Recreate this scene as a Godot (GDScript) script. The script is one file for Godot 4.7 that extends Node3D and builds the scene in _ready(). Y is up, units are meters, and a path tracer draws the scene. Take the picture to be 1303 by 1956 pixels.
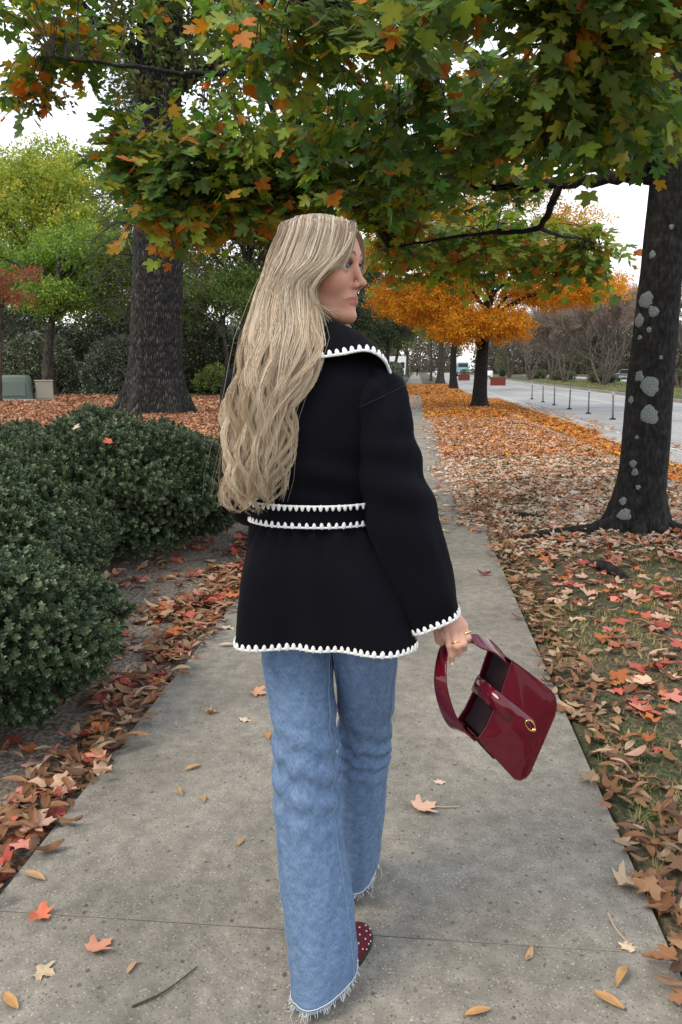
extends Node3D

# A woman walks away along a leaf-strewn pavement under autumn maples.
# World: the pavement runs along -Z, x = 0 is under the camera, units are metres.

const PAVE_L := -1.09
const PAVE_R := 0.635

var rng := RandomNumberGenerator.new()
var noise := FastNoiseLite.new()
var M := {}
var leaf_meshes := []
var used_names := {}


class MB:
	var v := PackedVector3Array()
	var u := PackedVector2Array()
	var c := PackedColorArray()
	var i := PackedInt32Array()

	func add(p: Vector3, uv := Vector2.ZERO, col := Color.WHITE) -> int:
		v.append(p)
		u.append(uv)
		c.append(col)
		return v.size() - 1

	func tri(a: int, b: int, d: int) -> void:
		i.append(a)
		i.append(b)
		i.append(d)

	func quad(a: int, b: int, d: int, e: int) -> void:
		tri(a, b, d)
		tri(a, d, e)

	# rows x cols vertices laid row by row from `s`; flip turns the faces over
	func grid(s: int, rows: int, cols: int, flip := false) -> void:
		for r in rows - 1:
			for k in cols - 1:
				var a := s + r * cols + k
				if flip:
					quad(a, a + cols, a + cols + 1, a + 1)
				else:
					quad(a, a + 1, a + cols + 1, a + cols)

	func fan(s: int, n: int, p: Vector3, flip := false, col := Color.WHITE) -> void:
		var m := add(p, Vector2(0.5, 0.5), col)
		for k in n - 1:
			if flip:
				tri(m, s + k + 1, s + k)
			else:
				tri(m, s + k, s + k + 1)

	func tube(pts: PackedVector3Array, rad: PackedFloat32Array, sides: int, col := Color.WHITE, cap := false, col2 := Color(-1, 0, 0)) -> void:
		var n := pts.size()
		var s := v.size()
		var t0 := (pts[1] - pts[0]).normalized()
		var nn := t0.cross(Vector3.UP if absf(t0.y) < 0.9 else Vector3.RIGHT).normalized()
		var along := 0.0
		for k in n:
			var t := (pts[mini(k + 1, n - 1)] - pts[maxi(k - 1, 0)]).normalized()
			nn = (nn - t * nn.dot(t)).normalized()
			var b := t.cross(nn)
			if k > 0:
				along += pts[k].distance_to(pts[k - 1])
			var cc := col if col2.r < 0.0 else col.lerp(col2, float(k) / (n - 1))
			for j in sides + 1:
				var a := TAU * j / sides
				add(pts[k] + (nn * cos(a) + b * sin(a)) * rad[k], Vector2(float(j) / sides, along), cc)
		grid(s, n, sides + 1, true)
		if cap:
			fan(s, sides + 1, pts[0], false, col)
			fan(s + (n - 1) * (sides + 1), sides + 1, pts[n - 1], true, col)

	func box(c0: Vector3, sz: Vector3, bev := 0.0, bs := Basis.IDENTITY, col := Color.WHITE) -> void:
		# a chamfered box: each face inset by bev, joined by bevel strips and corners
		var h := sz / 2
		var ax := [Vector3.RIGHT, Vector3.UP, Vector3.BACK]
		var ids := {}
		for f in 6:
			var a := f / 2
			var sg := 1.0 if f % 2 == 0 else -1.0
			var b1: int = (a + 1) % 3
			var b2: int = (a + 2) % 3
			for q in 4:
				var s1: float = [1.0, -1.0, -1.0, 1.0][q]
				var s2: float = [1.0, 1.0, -1.0, -1.0][q]
				var p: Vector3 = ax[a] * sg * h[a] + ax[b1] * s1 * (h[b1] - bev) + ax[b2] * s2 * (h[b2] - bev)
				var key := [0, 0, 0]
				key[a] = int(sg)
				key[b1] = int(s1)
				key[b2] = int(s2)
				ids[[a, key]] = [p]
		var put := func(ps: Array) -> void:
			var m := Vector3.ZERO
			for p in ps:
				m += p
			m /= ps.size()
			var nrm: Vector3 = (ps[2] - ps[0]).cross(ps[1] - ps[0])
			if nrm.dot(m) < 0.0:
				ps.reverse()
			var s := v.size()
			for p in ps:
				add(c0 + bs * p, Vector2(p.x + p.z, p.y + p.z * 0.37), col)
			for k in range(1, ps.size() - 1):
				tri(s, s + k, s + k + 1)
		for a in 3:
			for sg in [-1, 1]:
				var b1: int = (a + 1) % 3
				var b2: int = (a + 2) % 3
				var ps := []
				for q in [[1, 1], [-1, 1], [-1, -1], [1, -1]]:
					var key := [0, 0, 0]
					key[a] = sg
					key[b1] = q[0]
					key[b2] = q[1]
					ps.append(ids[[a, key]][0])
				put.call(ps)
		if bev <= 0.0:
			return
		for a in 3:
			var b1: int = (a + 1) % 3
			var b2: int = (a + 2) % 3
			for s1 in [-1, 1]:
				for s2 in [-1, 1]:
					var k1 := [0, 0, 0]
					k1[b1] = s1
					k1[b2] = s2
					var k2 := k1.duplicate()
					k1[a] = -1
					k2[a] = 1
					put.call([ids[[b1, k1]][0], ids[[b1, k2]][0], ids[[b2, k2]][0], ids[[b2, k1]][0]])
		for x in [-1, 1]:
			for y in [-1, 1]:
				for z in [-1, 1]:
					put.call([ids[[0, [x, y, z]]][0], ids[[1, [x, y, z]]][0], ids[[2, [x, y, z]]][0]])

	func ball(c0: Vector3, r: Vector3, nu := 10, nv := 7, col := Color.WHITE, bs := Basis.IDENTITY) -> void:
		var s := v.size()
		for a in nv + 1:
			var th := PI * a / nv
			for b in nu + 1:
				var ph := TAU * b / nu
				add(c0 + bs * Vector3(r.x * sin(th) * cos(ph), r.y * cos(th), r.z * sin(th) * sin(ph)), Vector2(float(b) / nu, float(a) / nv), col)
		grid(s, nv + 1, nu + 1, true)

	# smooth = true merges normals over shared positions; false is faceted
	func mesh(off := Vector3.ZERO, smooth := true) -> ArrayMesh:
		if off != Vector3.ZERO:
			for k in v.size():
				v[k] -= off
		var arr := []
		arr.resize(Mesh.ARRAY_MAX)
		var out := ArrayMesh.new()
		if not smooth:
			var fv := PackedVector3Array()
			var fn := PackedVector3Array()
			var fu := PackedVector2Array()
			var fc := PackedColorArray()
			for k in range(0, i.size(), 3):
				var nrm := (v[i[k + 2]] - v[i[k]]).cross(v[i[k + 1]] - v[i[k]]).normalized()
				for q in 3:
					fv.append(v[i[k + q]])
					fn.append(nrm)
					fu.append(u[i[k + q]])
					fc.append(c[i[k + q]])
			arr[Mesh.ARRAY_VERTEX] = fv
			arr[Mesh.ARRAY_NORMAL] = fn
			arr[Mesh.ARRAY_TEX_UV] = fu
			arr[Mesh.ARRAY_COLOR] = fc
			out.add_surface_from_arrays(Mesh.PRIMITIVE_TRIANGLES, arr)
			return out
		arr[Mesh.ARRAY_VERTEX] = v
		arr[Mesh.ARRAY_TEX_UV] = u
		arr[Mesh.ARRAY_COLOR] = c
		arr[Mesh.ARRAY_INDEX] = i
		out.add_surface_from_arrays(Mesh.PRIMITIVE_TRIANGLES, arr)
		var st := SurfaceTool.new()
		st.create_from(out, 0)
		st.generate_normals()
		return st.commit()


class Scatter:
	var b := PackedFloat32Array()
	var n := 0

	func add(t: Transform3D, col: Color) -> void:
		var x := t.basis.x
		var y := t.basis.y
		var z := t.basis.z
		var o := t.origin
		b.append_array(PackedFloat32Array([x.x, y.x, z.x, o.x, x.y, y.y, z.y, o.y, x.z, y.z, z.z, o.z, col.r, col.g, col.b, 1.0]))
		n += 1


func rf(a: float, b: float) -> float:
	return rng.randf_range(a, b)


func numbered(called: String) -> String:
	var k: int = used_names.get(called, -1) + 1
	used_names[called] = k
	return called if k == 0 else "%s_%03d" % [called, k]


func tag(o: Node3D, label: String, category: String, group := "", kind := "") -> Node3D:
	if label:
		o.set_meta("label", label)
	if category:
		o.set_meta("category", category)
	if group:
		o.set_meta("group", group)
	if kind:
		o.set_meta("kind", kind)
	return o


func thing(called: String, label: String, category: String, at := Vector3.ZERO, group := "") -> Node3D:
	var o := Node3D.new()
	o.name = numbered(called)
	add_child(o)
	o.position = at
	tag(o, label, category, group)
	return o


func part(called: String, mesh: Mesh, mat: Material, parent: Node3D, at := Transform3D.IDENTITY) -> MeshInstance3D:
	var o := MeshInstance3D.new()
	o.name = called if parent != self else numbered(called)
	o.mesh = mesh
	o.material_override = mat
	parent.add_child(o, true)
	o.transform = at
	return o


func copies(called: String, mesh: Mesh, mat: Material, sc: Scatter, parent: Node3D) -> MultiMeshInstance3D:
	var mm := MultiMesh.new()
	mm.transform_format = MultiMesh.TRANSFORM_3D
	mm.use_colors = true
	mm.mesh = mesh
	mm.instance_count = sc.n
	mm.buffer = sc.b
	var o := MultiMeshInstance3D.new()
	o.name = called if parent != self else numbered(called)
	o.multimesh = mm
	o.material_override = mat
	o.set_meta("kind", "stuff")
	parent.add_child(o, true)
	return o


func structure(called: String, mesh: Mesh, mat: Material) -> MeshInstance3D:
	var o := part(called, mesh, mat, self)
	o.set_meta("kind", "structure")
	return o


func spline(p: Array, n: int) -> PackedVector3Array:
	# Catmull-Rom through the points, n samples
	var out := PackedVector3Array()
	var m := p.size() - 1
	for k in n:
		var t := float(k) / (n - 1) * m
		var s := mini(int(t), m - 1)
		var f := t - s
		var p0: Vector3 = p[maxi(s - 1, 0)]
		var p1: Vector3 = p[s]
		var p2: Vector3 = p[s + 1]
		var p3: Vector3 = p[mini(s + 2, m)]
		out.append(p1.cubic_interpolate(p2, p0, p3, f))
	return out


func taper(a: float, b: float, n: int, pw := 1.0) -> PackedFloat32Array:
	var out := PackedFloat32Array()
	for k in n:
		out.append(lerpf(a, b, pow(float(k) / (n - 1), pw)))
	return out


func turned(dir: Vector3, up: Vector3, size: Vector3, at: Vector3) -> Transform3D:
	# y axis along dir, z axis near up
	var y := dir.normalized()
	var x := y.cross(up)
	if x.length_squared() < 1e-6:
		x = y.cross(Vector3(0.31, 0.2, 0.9))
	x = x.normalized()
	var z := x.cross(y)
	return Transform3D(Basis(x * size.x, y * size.y, z * size.z), at)


func rand_dir() -> Vector3:
	var z := rf(-1, 1)
	var a := rf(0, TAU)
	var r := sqrt(1.0 - z * z)
	return Vector3(r * cos(a), z, r * sin(a))


func elev(z: float) -> float:
	return 0.0055 * maxf(0.0, -z - 35.0)


func ground_y(x: float, z: float) -> float:
	var e := elev(z)
	if x > PAVE_L - 0.02 and x < PAVE_R + 0.02:
		return e - 0.10
	if x <= PAVE_L - 0.02:
		var d := PAVE_L - x
		var g := -0.035 + 0.07 * smoothstep(0.15, 1.4, d) + 0.018 * noise.get_noise_2d(x * 22.0, z * 22.0)
		return e + g + 0.008 * clampf(d - 2.0, 0.0, 30.0)
	if x < 3.14:
		var m := Vector2(x - 1.9, z + 6.82).length()
		var g2 := -0.022 + 0.03 * smoothstep(0.05, 0.8, x - PAVE_R) + 0.02 * noise.get_noise_2d(x * 20.0, z * 20.0)
		return e + g2 + 0.07 * (1.0 - smoothstep(0.2, 1.1, m))
	if x < 13.4 or (x > 24.0 and x < 33.0):
		return e - 0.22
	return e + 0.02


func _ready() -> void:
	rng.seed = 4711
	noise.seed = 7
	noise.frequency = 0.05
	var cam := Camera3D.new()
	cam.name = "camera"
	cam.position = Vector3(0, 1.38, 0)
	cam.rotation_degrees = Vector3(-10.017, 5.398, 0)
	cam.fov = 66.0
	cam.near = 0.05
	cam.far = 2500.0
	add_child(cam)
	cam.current = true
	var env := Environment.new()
	env.background_mode = Environment.BG_SKY
	var sky := Sky.new()
	var sm := ProceduralSkyMaterial.new()
	sm.sky_top_color = Color(0.86, 0.90, 0.95)
	sm.sky_horizon_color = Color(0.97, 0.975, 0.98)
	sm.sky_curve = 0.2
	sm.ground_bottom_color = Color(0.35, 0.33, 0.30)
	sm.ground_horizon_color = Color(0.6, 0.6, 0.58)
	sm.sun_angle_max = 1.0
	sky.sky_material = sm
	env.sky = sky
	env.background_energy_multiplier = 1.0
	env.tonemap_mode = Environment.TONE_MAPPER_LINEAR
	env.tonemap_exposure = 1.88
	env.sdfgi_enabled = true
	env.ssao_enabled = true
	env.ssil_enabled = true
	var we := WorldEnvironment.new()
	we.name = "world_environment"
	we.environment = env
	add_child(we)
	var sun := DirectionalLight3D.new()
	sun.name = "sun"
	sun.light_energy = 0.45
	sun.light_angular_distance = 24.0
	sun.light_color = Color(1.0, 0.955, 0.88)
	sun.shadow_enabled = true
	# high, behind the camera and to its left
	sun.look_at_from_position(Vector3(-6, 9, 4.5), Vector3.ZERO, Vector3.UP)
	add_child(sun)

	make_materials()
	rng.seed = 101
	make_leaf_meshes()
	rng.seed = 102
	build_ground()
	rng.seed = 103
	build_trees()
	rng.seed = 104
	build_shrubs()
	rng.seed = 105
	build_street()
	rng.seed = 106
	build_litter()
	rng.seed = 107
	build_person()
	rng.seed = 108
	build_handbag()


func mat(called: String, col: Color, rough := 0.8, vc := false) -> StandardMaterial3D:
	var m := StandardMaterial3D.new()
	m.resource_name = called
	m.albedo_color = col
	m.roughness = rough
	m.vertex_color_use_as_albedo = vc
	m.metallic_specular = 0.4
	m.cull_mode = BaseMaterial3D.CULL_DISABLED
	M[called] = m
	return m


func lin(r: float, g: float, b: float) -> Color:
	return Color(r, g, b).linear_to_srgb()


func grey_image(w: int, h: int, freq: float, octaves: int, sd: int, lo: float, hi: float, stretch := 1) -> Image:
	# tiling fractal noise between two grey levels; stretch > 1 draws it out along v
	var f := FastNoiseLite.new()
	f.seed = sd
	f.frequency = freq
	f.fractal_octaves = octaves
	var a := f.get_seamless_image(w, h / stretch, false, false, 0.15)
	if stretch > 1:
		a.resize(w, h, Image.INTERPOLATE_CUBIC)
	a.convert(Image.FORMAT_RGB8)
	a.adjust_bcs(1.0, 1.0, 1.0)
	var d := a.get_data()
	for k in d.size():
		d[k] = int(255.0 * lerpf(lo, hi, d[k] / 255.0))
	return Image.create_from_data(w, h, false, Image.FORMAT_RGB8, d)


func specks(im: Image, n: int, smin: int, smax: int, lo: float, hi: float) -> void:
	var w := im.get_width()
	var h := im.get_height()
	for k in n:
		var g := rf(lo, hi)
		var col := Color(g, g * rf(0.96, 1.0), g * rf(0.9, 0.99))
		var x := rng.randi_range(0, w - 1)
		var y := rng.randi_range(0, h - 1)
		var s := rng.randi_range(smin, smax)
		if s < 3:
			im.fill_rect(Rect2i(x, y, s, rng.randi_range(smin, s)), col)
			continue
		# a rounded grain, row by row
		for j in s:
			var hw := 0.5 * s * sqrt(maxf(0.1, 1.0 - pow(2.0 * j / (s - 1.0) - 1.0, 2.0))) * rf(0.75, 1.1)
			im.fill_rect(Rect2i(int(x - hw), y + j, maxi(1, int(2.0 * hw)), 1), col)


func tex(im: Image) -> ImageTexture:
	return ImageTexture.create_from_image(im)


func triplanar(m: StandardMaterial3D, s: Vector3, world := true) -> void:
	m.uv1_triplanar = true
	m.uv1_world_triplanar = world
	m.uv1_scale = s
	m.uv1_triplanar_sharpness = 4.0


func add_detail(m: StandardMaterial3D, im: Image, s: Vector3) -> void:
	m.detail_enabled = true
	m.detail_blend_mode = BaseMaterial3D.BLEND_MODE_MUL
	m.detail_uv_layer = BaseMaterial3D.DETAIL_UV_2
	var r := im.duplicate()
	r.convert(Image.FORMAT_RGBA8)
	m.detail_albedo = tex(r)
	m.uv2_triplanar = true
	m.uv2_world_triplanar = true
	m.uv2_scale = s


func make_materials() -> void:
	var patchy := grey_image(512, 512, 0.012, 5, 5, 0.80, 1.0)
	# pavement concrete: worn surface with pale and dark aggregate
	var con := grey_image(1024, 1024, 0.02, 5, 3, 0.51, 0.68)
	specks(con, 40000, 1, 2, 0.40, 0.56)
	specks(con, 26000, 1, 2, 0.66, 0.84)
	specks(con, 2200, 2, 4, 0.38, 0.50)
	specks(con, 1400, 2, 3, 0.75, 0.92)
	specks(con, 520, 4, 8, 0.40, 0.54)
	var bump := grey_image(512, 512, 0.11, 4, 8, 0.1, 0.9)
	var m := mat("concrete", lin(0.82, 0.745, 0.635), 0.88)
	m.albedo_texture = tex(con)
	triplanar(m, Vector3.ONE * 0.58)
	add_detail(m, patchy, Vector3.ONE * 0.21)
	m.heightmap_enabled = true
	m.heightmap_scale = 0.35
	m.heightmap_texture = tex(bump)
	# asphalt, bleached
	var asp := grey_image(512, 512, 0.05, 4, 13, 0.62, 0.82)
	specks(asp, 9000, 1, 2, 0.5, 0.9)
	m = mat("asphalt", lin(0.74, 0.735, 0.72), 0.9)
	m.albedo_texture = tex(asp)
	triplanar(m, Vector3.ONE * 0.35)
	add_detail(m, patchy, Vector3.ONE * 0.06)
	# soil, dead grass and lawn share one sheet; the vertex colour says which
	var soil := grey_image(1024, 1024, 0.04, 5, 21, 0.35, 1.0)
	specks(soil, 30000, 1, 3, 0.35, 0.75)
	specks(soil, 6000, 1, 3, 0.75, 1.0)
	m = mat("soil", Color.WHITE, 0.95, true)
	m.albedo_texture = tex(soil)
	triplanar(m, Vector3.ONE * 0.8)
	m.heightmap_enabled = true
	m.heightmap_scale = 1.2
	m.heightmap_texture = tex(soil)
	# barks
	var bark := grey_image(512, 512, 0.03, 5, 31, 0.30, 0.95, 2)
	specks(bark, 3500, 1, 4, 0.25, 0.5)
	specks(bark, 900, 1, 5, 0.8, 1.0)
	m = mat("maple_bark", lin(0.085, 0.076, 0.070), 0.95)
	m.albedo_texture = tex(bark)
	triplanar(m, Vector3(1.7, 1.2, 1.7))
	add_detail(m, grey_image(512, 512, 0.02, 5, 36, 0.45, 1.0), Vector3.ONE * 0.9)
	m.heightmap_enabled = true
	m.heightmap_scale = 2.2
	m.heightmap_texture = tex(bark)
	# plated bark: stretched cells with dark fissures between them
	var fc := FastNoiseLite.new()
	fc.seed = 77
	fc.noise_type = FastNoiseLite.TYPE_CELLULAR
	fc.cellular_return_type = FastNoiseLite.RETURN_DISTANCE2_SUB
	fc.frequency = 0.045
	fc.fractal_octaves = 3
	var pl := fc.get_seamless_image(512, 192, false, false, 0.15)
	pl.resize(512, 512, Image.INTERPOLATE_CUBIC)
	pl.convert(Image.FORMAT_RGB8)
	var pd := pl.get_data()
	var bd := grey_image(512, 512, 0.02, 5, 33, 0.45, 1.0).get_data()
	for k in pd.size():
		pd[k] = int(255.0 * lerpf(0.22, 1.0, smoothstep(0.0, 0.75, pd[k] / 255.0)) * bd[k] / 255.0)
	pl = Image.create_from_data(512, 512, false, Image.FORMAT_RGB8, pd)
	specks(pl, 2600, 1, 4, 0.6, 0.95)
	m = mat("oak_bark", lin(0.40, 0.375, 0.345), 0.95)
	m.albedo_texture = tex(pl)
	add_detail(m, grey_image(512, 512, 0.015, 5, 35, 0.35, 1.0), Vector3.ONE * 0.45)
	triplanar(m, Vector3(0.8, 0.5, 0.8))
	m.heightmap_enabled = true
	m.heightmap_scale = 4.0
	m.heightmap_texture = M.oak_bark.albedo_texture
	m = mat("far_bark", lin(0.16, 0.13, 0.115), 0.95)
	m.albedo_texture = tex(bark)
	triplanar(m, Vector3(0.8, 0.3, 0.8))
	m = mat("myrtle_bark", lin(0.36, 0.29, 0.25), 0.85)
	m.albedo_texture = tex(bark)
	triplanar(m, Vector3(1.0, 0.4, 1.0))
	m = mat("lichen", lin(0.34, 0.37, 0.345), 0.95)
	var li := grey_image(256, 256, 0.06, 5, 38, 0.45, 1.0)
	specks(li, 1500, 1, 3, 0.35, 0.6)
	m.albedo_texture = tex(li)
	triplanar(m, Vector3.ONE * 5.0)
	mat("twig", lin(0.055, 0.042, 0.036), 0.9)
	mat("pale_twig", lin(0.42, 0.32, 0.22), 0.9)
	mat("fine_twig", Color.WHITE, 0.9, true)
	# leaves: tinted per copy or per material
	m = mat("leaf", Color.WHITE, 0.5, true)
	m.backlight_enabled = true
	m.backlight = Color(0.92, 0.92, 0.75)
	m = mat("dry_leaf", Color.WHITE, 0.75, true)
	m.backlight_enabled = true
	m.backlight = Color(0.4, 0.36, 0.3)
	m = mat("shrub_leaf", Color.WHITE, 0.38, true)
	m.backlight_enabled = true
	m.backlight = Color(0.45, 0.5, 0.35)
	m = mat("grass_blade", Color.WHITE, 0.7, true)
	m.backlight_enabled = true
	m.backlight = Color(0.5, 0.5, 0.4)
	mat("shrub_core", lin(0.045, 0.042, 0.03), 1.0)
	# woman
	m = mat("skin", Color.WHITE, 0.5, true)
	m.subsurf_scatter_enabled = true
	m.subsurf_scatter_strength = 0.08
	m = mat("hair", Color.WHITE, 0.42, true)
	m.backlight_enabled = true
	m.backlight = Color(0.35, 0.33, 0.3)
	mat("lash", lin(0.02, 0.014, 0.012), 0.7)
	m = mat("eye", Color.WHITE, 0.12, true)
	var felt := grey_image(512, 512, 0.2, 4, 41, 0.62, 1.0)
	m = mat("black_wool", lin(0.0065, 0.0065, 0.0105), 0.95)
	m.metallic_specular = 0.2
	m.albedo_texture = tex(felt)
	m.uv1_scale = Vector3(5, 5, 1)
	m.rim_enabled = true
	m.rim = 0.03
	m.rim_tint = 0.0
	m.heightmap_enabled = true
	m.heightmap_scale = 0.06
	m.heightmap_texture = M.black_wool.albedo_texture
	m = mat("white_yarn", lin(0.74, 0.74, 0.73), 0.9)
	m = mat("lining", lin(0.008, 0.008, 0.011), 0.9)
	var den := grey_image(512, 1024, 0.22, 3, 51, 0.42, 1.0, 8)
	var d2 := grey_image(512, 1024, 0.012, 4, 52, 0.76, 1.0)
	var d3 := grey_image(512, 1024, 0.4, 2, 53, 0.86, 1.0)
	var dd := den.get_data()
	var e2 := d2.get_data()
	var e3 := d3.get_data()
	for k in range(0, dd.size(), 3):
		var s := dd[k] / 255.0
		var w := clampf((s * 0.8 + 0.2) * (e2[k] / 255.0) * (e3[k] / 255.0), 0.0, 1.0)
		w = smoothstep(0.26, 0.86, w)
		dd[k] = int(255.0 * lerpf(0.25, 0.57, w))
		dd[k + 1] = int(255.0 * lerpf(0.36, 0.665, w))
		dd[k + 2] = int(255.0 * lerpf(0.50, 0.78, w))
	m = mat("denim", lin(0.64, 0.66, 0.70), 0.92)
	m.albedo_texture = tex(Image.create_from_data(512, 1024, false, Image.FORMAT_RGB8, dd))
	m.uv1_scale = Vector3(3.0, 3.4, 1)
	m.heightmap_enabled = true
	m.heightmap_scale = 0.03
	m.heightmap_texture = M.denim.albedo_texture
	m = mat("denim_seam", lin(0.17, 0.24, 0.33), 0.92)
	mat("thread", lin(0.62, 0.64, 0.64), 0.95)
	var wav := grey_image(256, 256, 0.015, 2, 61, 0.0, 1.0)
	m = mat("patent_leather", lin(0.095, 0.0035, 0.0125), 0.4)
	m.metallic_specular = 0.1
	m.clearcoat_enabled = true
	m.clearcoat = 1.0
	m.clearcoat_roughness = 0.04
	m.heightmap_enabled = true
	m.heightmap_scale = 0.30
	m.heightmap_texture = tex(wav)
	triplanar(m, Vector3.ONE * 3.0, false)
	mat("bag_lining", lin(0.010, 0.002, 0.004), 0.6)
	mat("bag_edge", lin(0.075, 0.006, 0.014), 0.4)
	m = mat("gold", lin(0.80, 0.58, 0.26), 0.2)
	m.metallic = 1.0
	m = mat("suede", lin(0.10, 0.008, 0.018), 0.95)
	m = mat("silver", lin(0.75, 0.72, 0.66), 0.3)
	m.metallic = 1.0
	mat("sole", lin(0.03, 0.018, 0.015), 0.8)
	# street things
	mat("cabinet_green", lin(0.115, 0.15, 0.125), 0.6)
	mat("cabinet_beige", lin(0.40, 0.37, 0.29), 0.6)
	mat("pad", lin(0.3, 0.29, 0.27), 0.9)
	mat("steel", lin(0.16, 0.16, 0.16), 0.55)
	mat("terracotta", lin(0.17, 0.032, 0.022), 0.7)
	mat("white_paint", lin(0.78, 0.79, 0.80), 0.25)
	mat("grey_paint", lin(0.40, 0.42, 0.44), 0.25)
	mat("teal_paint", lin(0.18, 0.36, 0.38), 0.3)
	mat("car_glass", lin(0.03, 0.04, 0.045), 0.05)
	mat("rubber", lin(0.02, 0.02, 0.02), 0.9)
	mat("chrome", lin(0.55, 0.55, 0.55), 0.2).metallic = 1.0
	mat("lamp_glass", lin(0.7, 0.7, 0.66), 0.1)
	mat("tail_lamp", lin(0.35, 0.01, 0.01), 0.2)
	mat("siding", lin(0.72, 0.72, 0.70), 0.7)
	mat("roofing", lin(0.12, 0.11, 0.11), 0.9)
	mat("road_paint", lin(0.46, 0.46, 0.44), 0.8)
	mat("dark_cloth", lin(0.02, 0.02, 0.024), 0.95)


func build_ground() -> void:
	# one sheet to the horizon; steps are cut in at the edges of pavement, kerb and road
	var xs := [-900.0, -300.0, -120.0, -60.0, -40.0, -30.0, -24.0, -20.0, -17.0, -14.0, -12.0, -10.0, -8.5, -7.0, -6.0, -5.0, -4.4]
	var x := -4.0
	while x < PAVE_L - 0.08:
		xs.append(x)
		x += 0.14
	xs += [PAVE_L - 0.045, PAVE_L - 0.021, PAVE_L - 0.019, PAVE_R + 0.019, PAVE_R + 0.021, PAVE_R + 0.05]
	x = PAVE_R + 0.16
	while x < 3.1:
		xs.append(x)
		x += 0.12
	xs += [3.139, 3.141, 6.0, 9.0, 13.399, 13.401, 17.0, 21.0, 23.99, 24.01, 32.99, 33.01, 45.0, 80.0, 200.0, 900.0]
	var zs := [40.0, 15.0, 6.0, 3.0, 1.5]
	var z := 0.6
	while z > -12.0:
		zs.append(z)
		z -= 0.16
	while z > -36.0:
		zs.append(z)
		z -= 0.8
	while z > -160.0:
		zs.append(z)
		z -= 8.0
	zs += [-200.0, -300.0, -600.0, -1400.0]
	var mb := MB.new()
	for zz in zs:
		for xx in xs:
			var col := Color(0.44, 0.36, 0.295)
			if xx > PAVE_L and xx < 3.14:
				var g := noise.get_noise_2d(xx * 14.0, zz * 14.0)
				col = Color(0.235, 0.195, 0.12).lerp(Color(0.13, 0.14, 0.065), clampf(0.5 + g * 1.6, 0, 1))
			elif xx > 13.4:
				col = Color(0.15, 0.17, 0.075)
			elif xx < -6.0 or zz < -11.0:
				col = Color(0.22, 0.13, 0.075)
				if zz < -30.0 - 0.2 * xx and zz < -37.0:
					col = Color(0.11, 0.13, 0.06)
			mb.add(Vector3(xx, ground_y(xx, zz), zz), Vector2(xx, zz), col)
	mb.grid(0, zs.size(), xs.size(), true)
	structure("ground", mb.mesh(), M.soil)

	# pavement: cast slabs, one of them lifted by the roots of the maple
	var pave := Node3D.new()
	pave.name = "pavement"
	add_child(pave)
	pave.set_meta("kind", "structure")
	var shapes := []
	for k in 4:
		var b := MB.new()
		b.box(Vector3.ZERO, Vector3(PAVE_R - PAVE_L, 0.14, 1.55 - 0.0015), [0.0025, 0.0035, 0.002, 0.003][k])
		shapes.append(b.mesh(Vector3.ZERO, false))
	var zc := 1.35
	for k in 34:
		var mid := zc - 0.775
		var up := rf(-0.003, 0.003)
		var tilt := rf(-0.002, 0.002)
		if k == 5:
			up = 0.006
			tilt = 0.008
		if k == 4:
			tilt = -0.004
		var tr := Transform3D(Basis(Vector3.RIGHT, tilt) * Basis(Vector3.BACK, rf(-0.002, 0.002)), Vector3((PAVE_L + PAVE_R) / 2, elev(mid) - 0.07 + up, mid))
		part("slab", shapes[k % 4], M.concrete, pave, tr)
		zc -= 1.55
	mb = MB.new()
	for k in 20:
		var zz := lerpf(zc, -420.0, pow(k / 19.0, 1.6))
		for xx in [PAVE_L, PAVE_R]:
			mb.add(Vector3(xx, elev(zz), zz))
	mb.grid(0, 20, 2, false)
	part("far_strip", mb.mesh(), M.concrete, pave)

	# kerb, road and the far carriageway
	var runs := [["kerb", 3.14, 3.31, 0.012, "concrete"], ["road", 3.3, 13.25, -0.125, "asphalt"], ["kerb", 13.24, 13.41, 0.03, "concrete"], ["far_road", 24.1, 32.9, -0.1, "asphalt"], ["kerb", 23.98, 24.12, 0.03, "concrete"]]
	for r in runs:
		mb = MB.new()
		var xa: float = r[1]
		var xb: float = r[2]
		var top: float = r[3]
		var prof := [Vector2(xa, -0.3), Vector2(xa, top - 0.015), Vector2(xa + 0.015, top), Vector2(xb - 0.03, top), Vector2(xb, top - 0.03), Vector2(xb, -0.3)]
		if r[0] != "kerb":
			prof = [Vector2(xa, top - 0.02), Vector2((xa + xb) / 2, top + 0.03), Vector2(xb, top - 0.02)]
		var n := 60
		for k in n:
			var zz := 30.0 - 630.0 * pow(k / (n - 1.0), 2.2)
			for p in prof:
				mb.add(Vector3(p.x, p.y + elev(zz), zz))
		mb.grid(0, n, prof.size(), false)
		structure(r[0], mb.mesh(), M[r[4]])
	# lane paint
	for ln in [[5.15, 0.09], [9.3, 0.1], [9.55, 0.1], [12.7, 0.1]]:
		mb = MB.new()
		for k in 40:
			var zz := 20.0 - 300.0 * pow(k / 39.0, 2.0)
			var rise: float = -0.141 + 0.05 * (1.0 - absf(ln[0] - 8.275) / 4.975)
			for xx in [ln[0] - ln[1] / 2, ln[0] + ln[1] / 2]:
				mb.add(Vector3(xx, rise + elev(zz), zz))
		mb.grid(0, 40, 2, false)
		structure("road_marking", mb.mesh(), M.road_paint)


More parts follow.
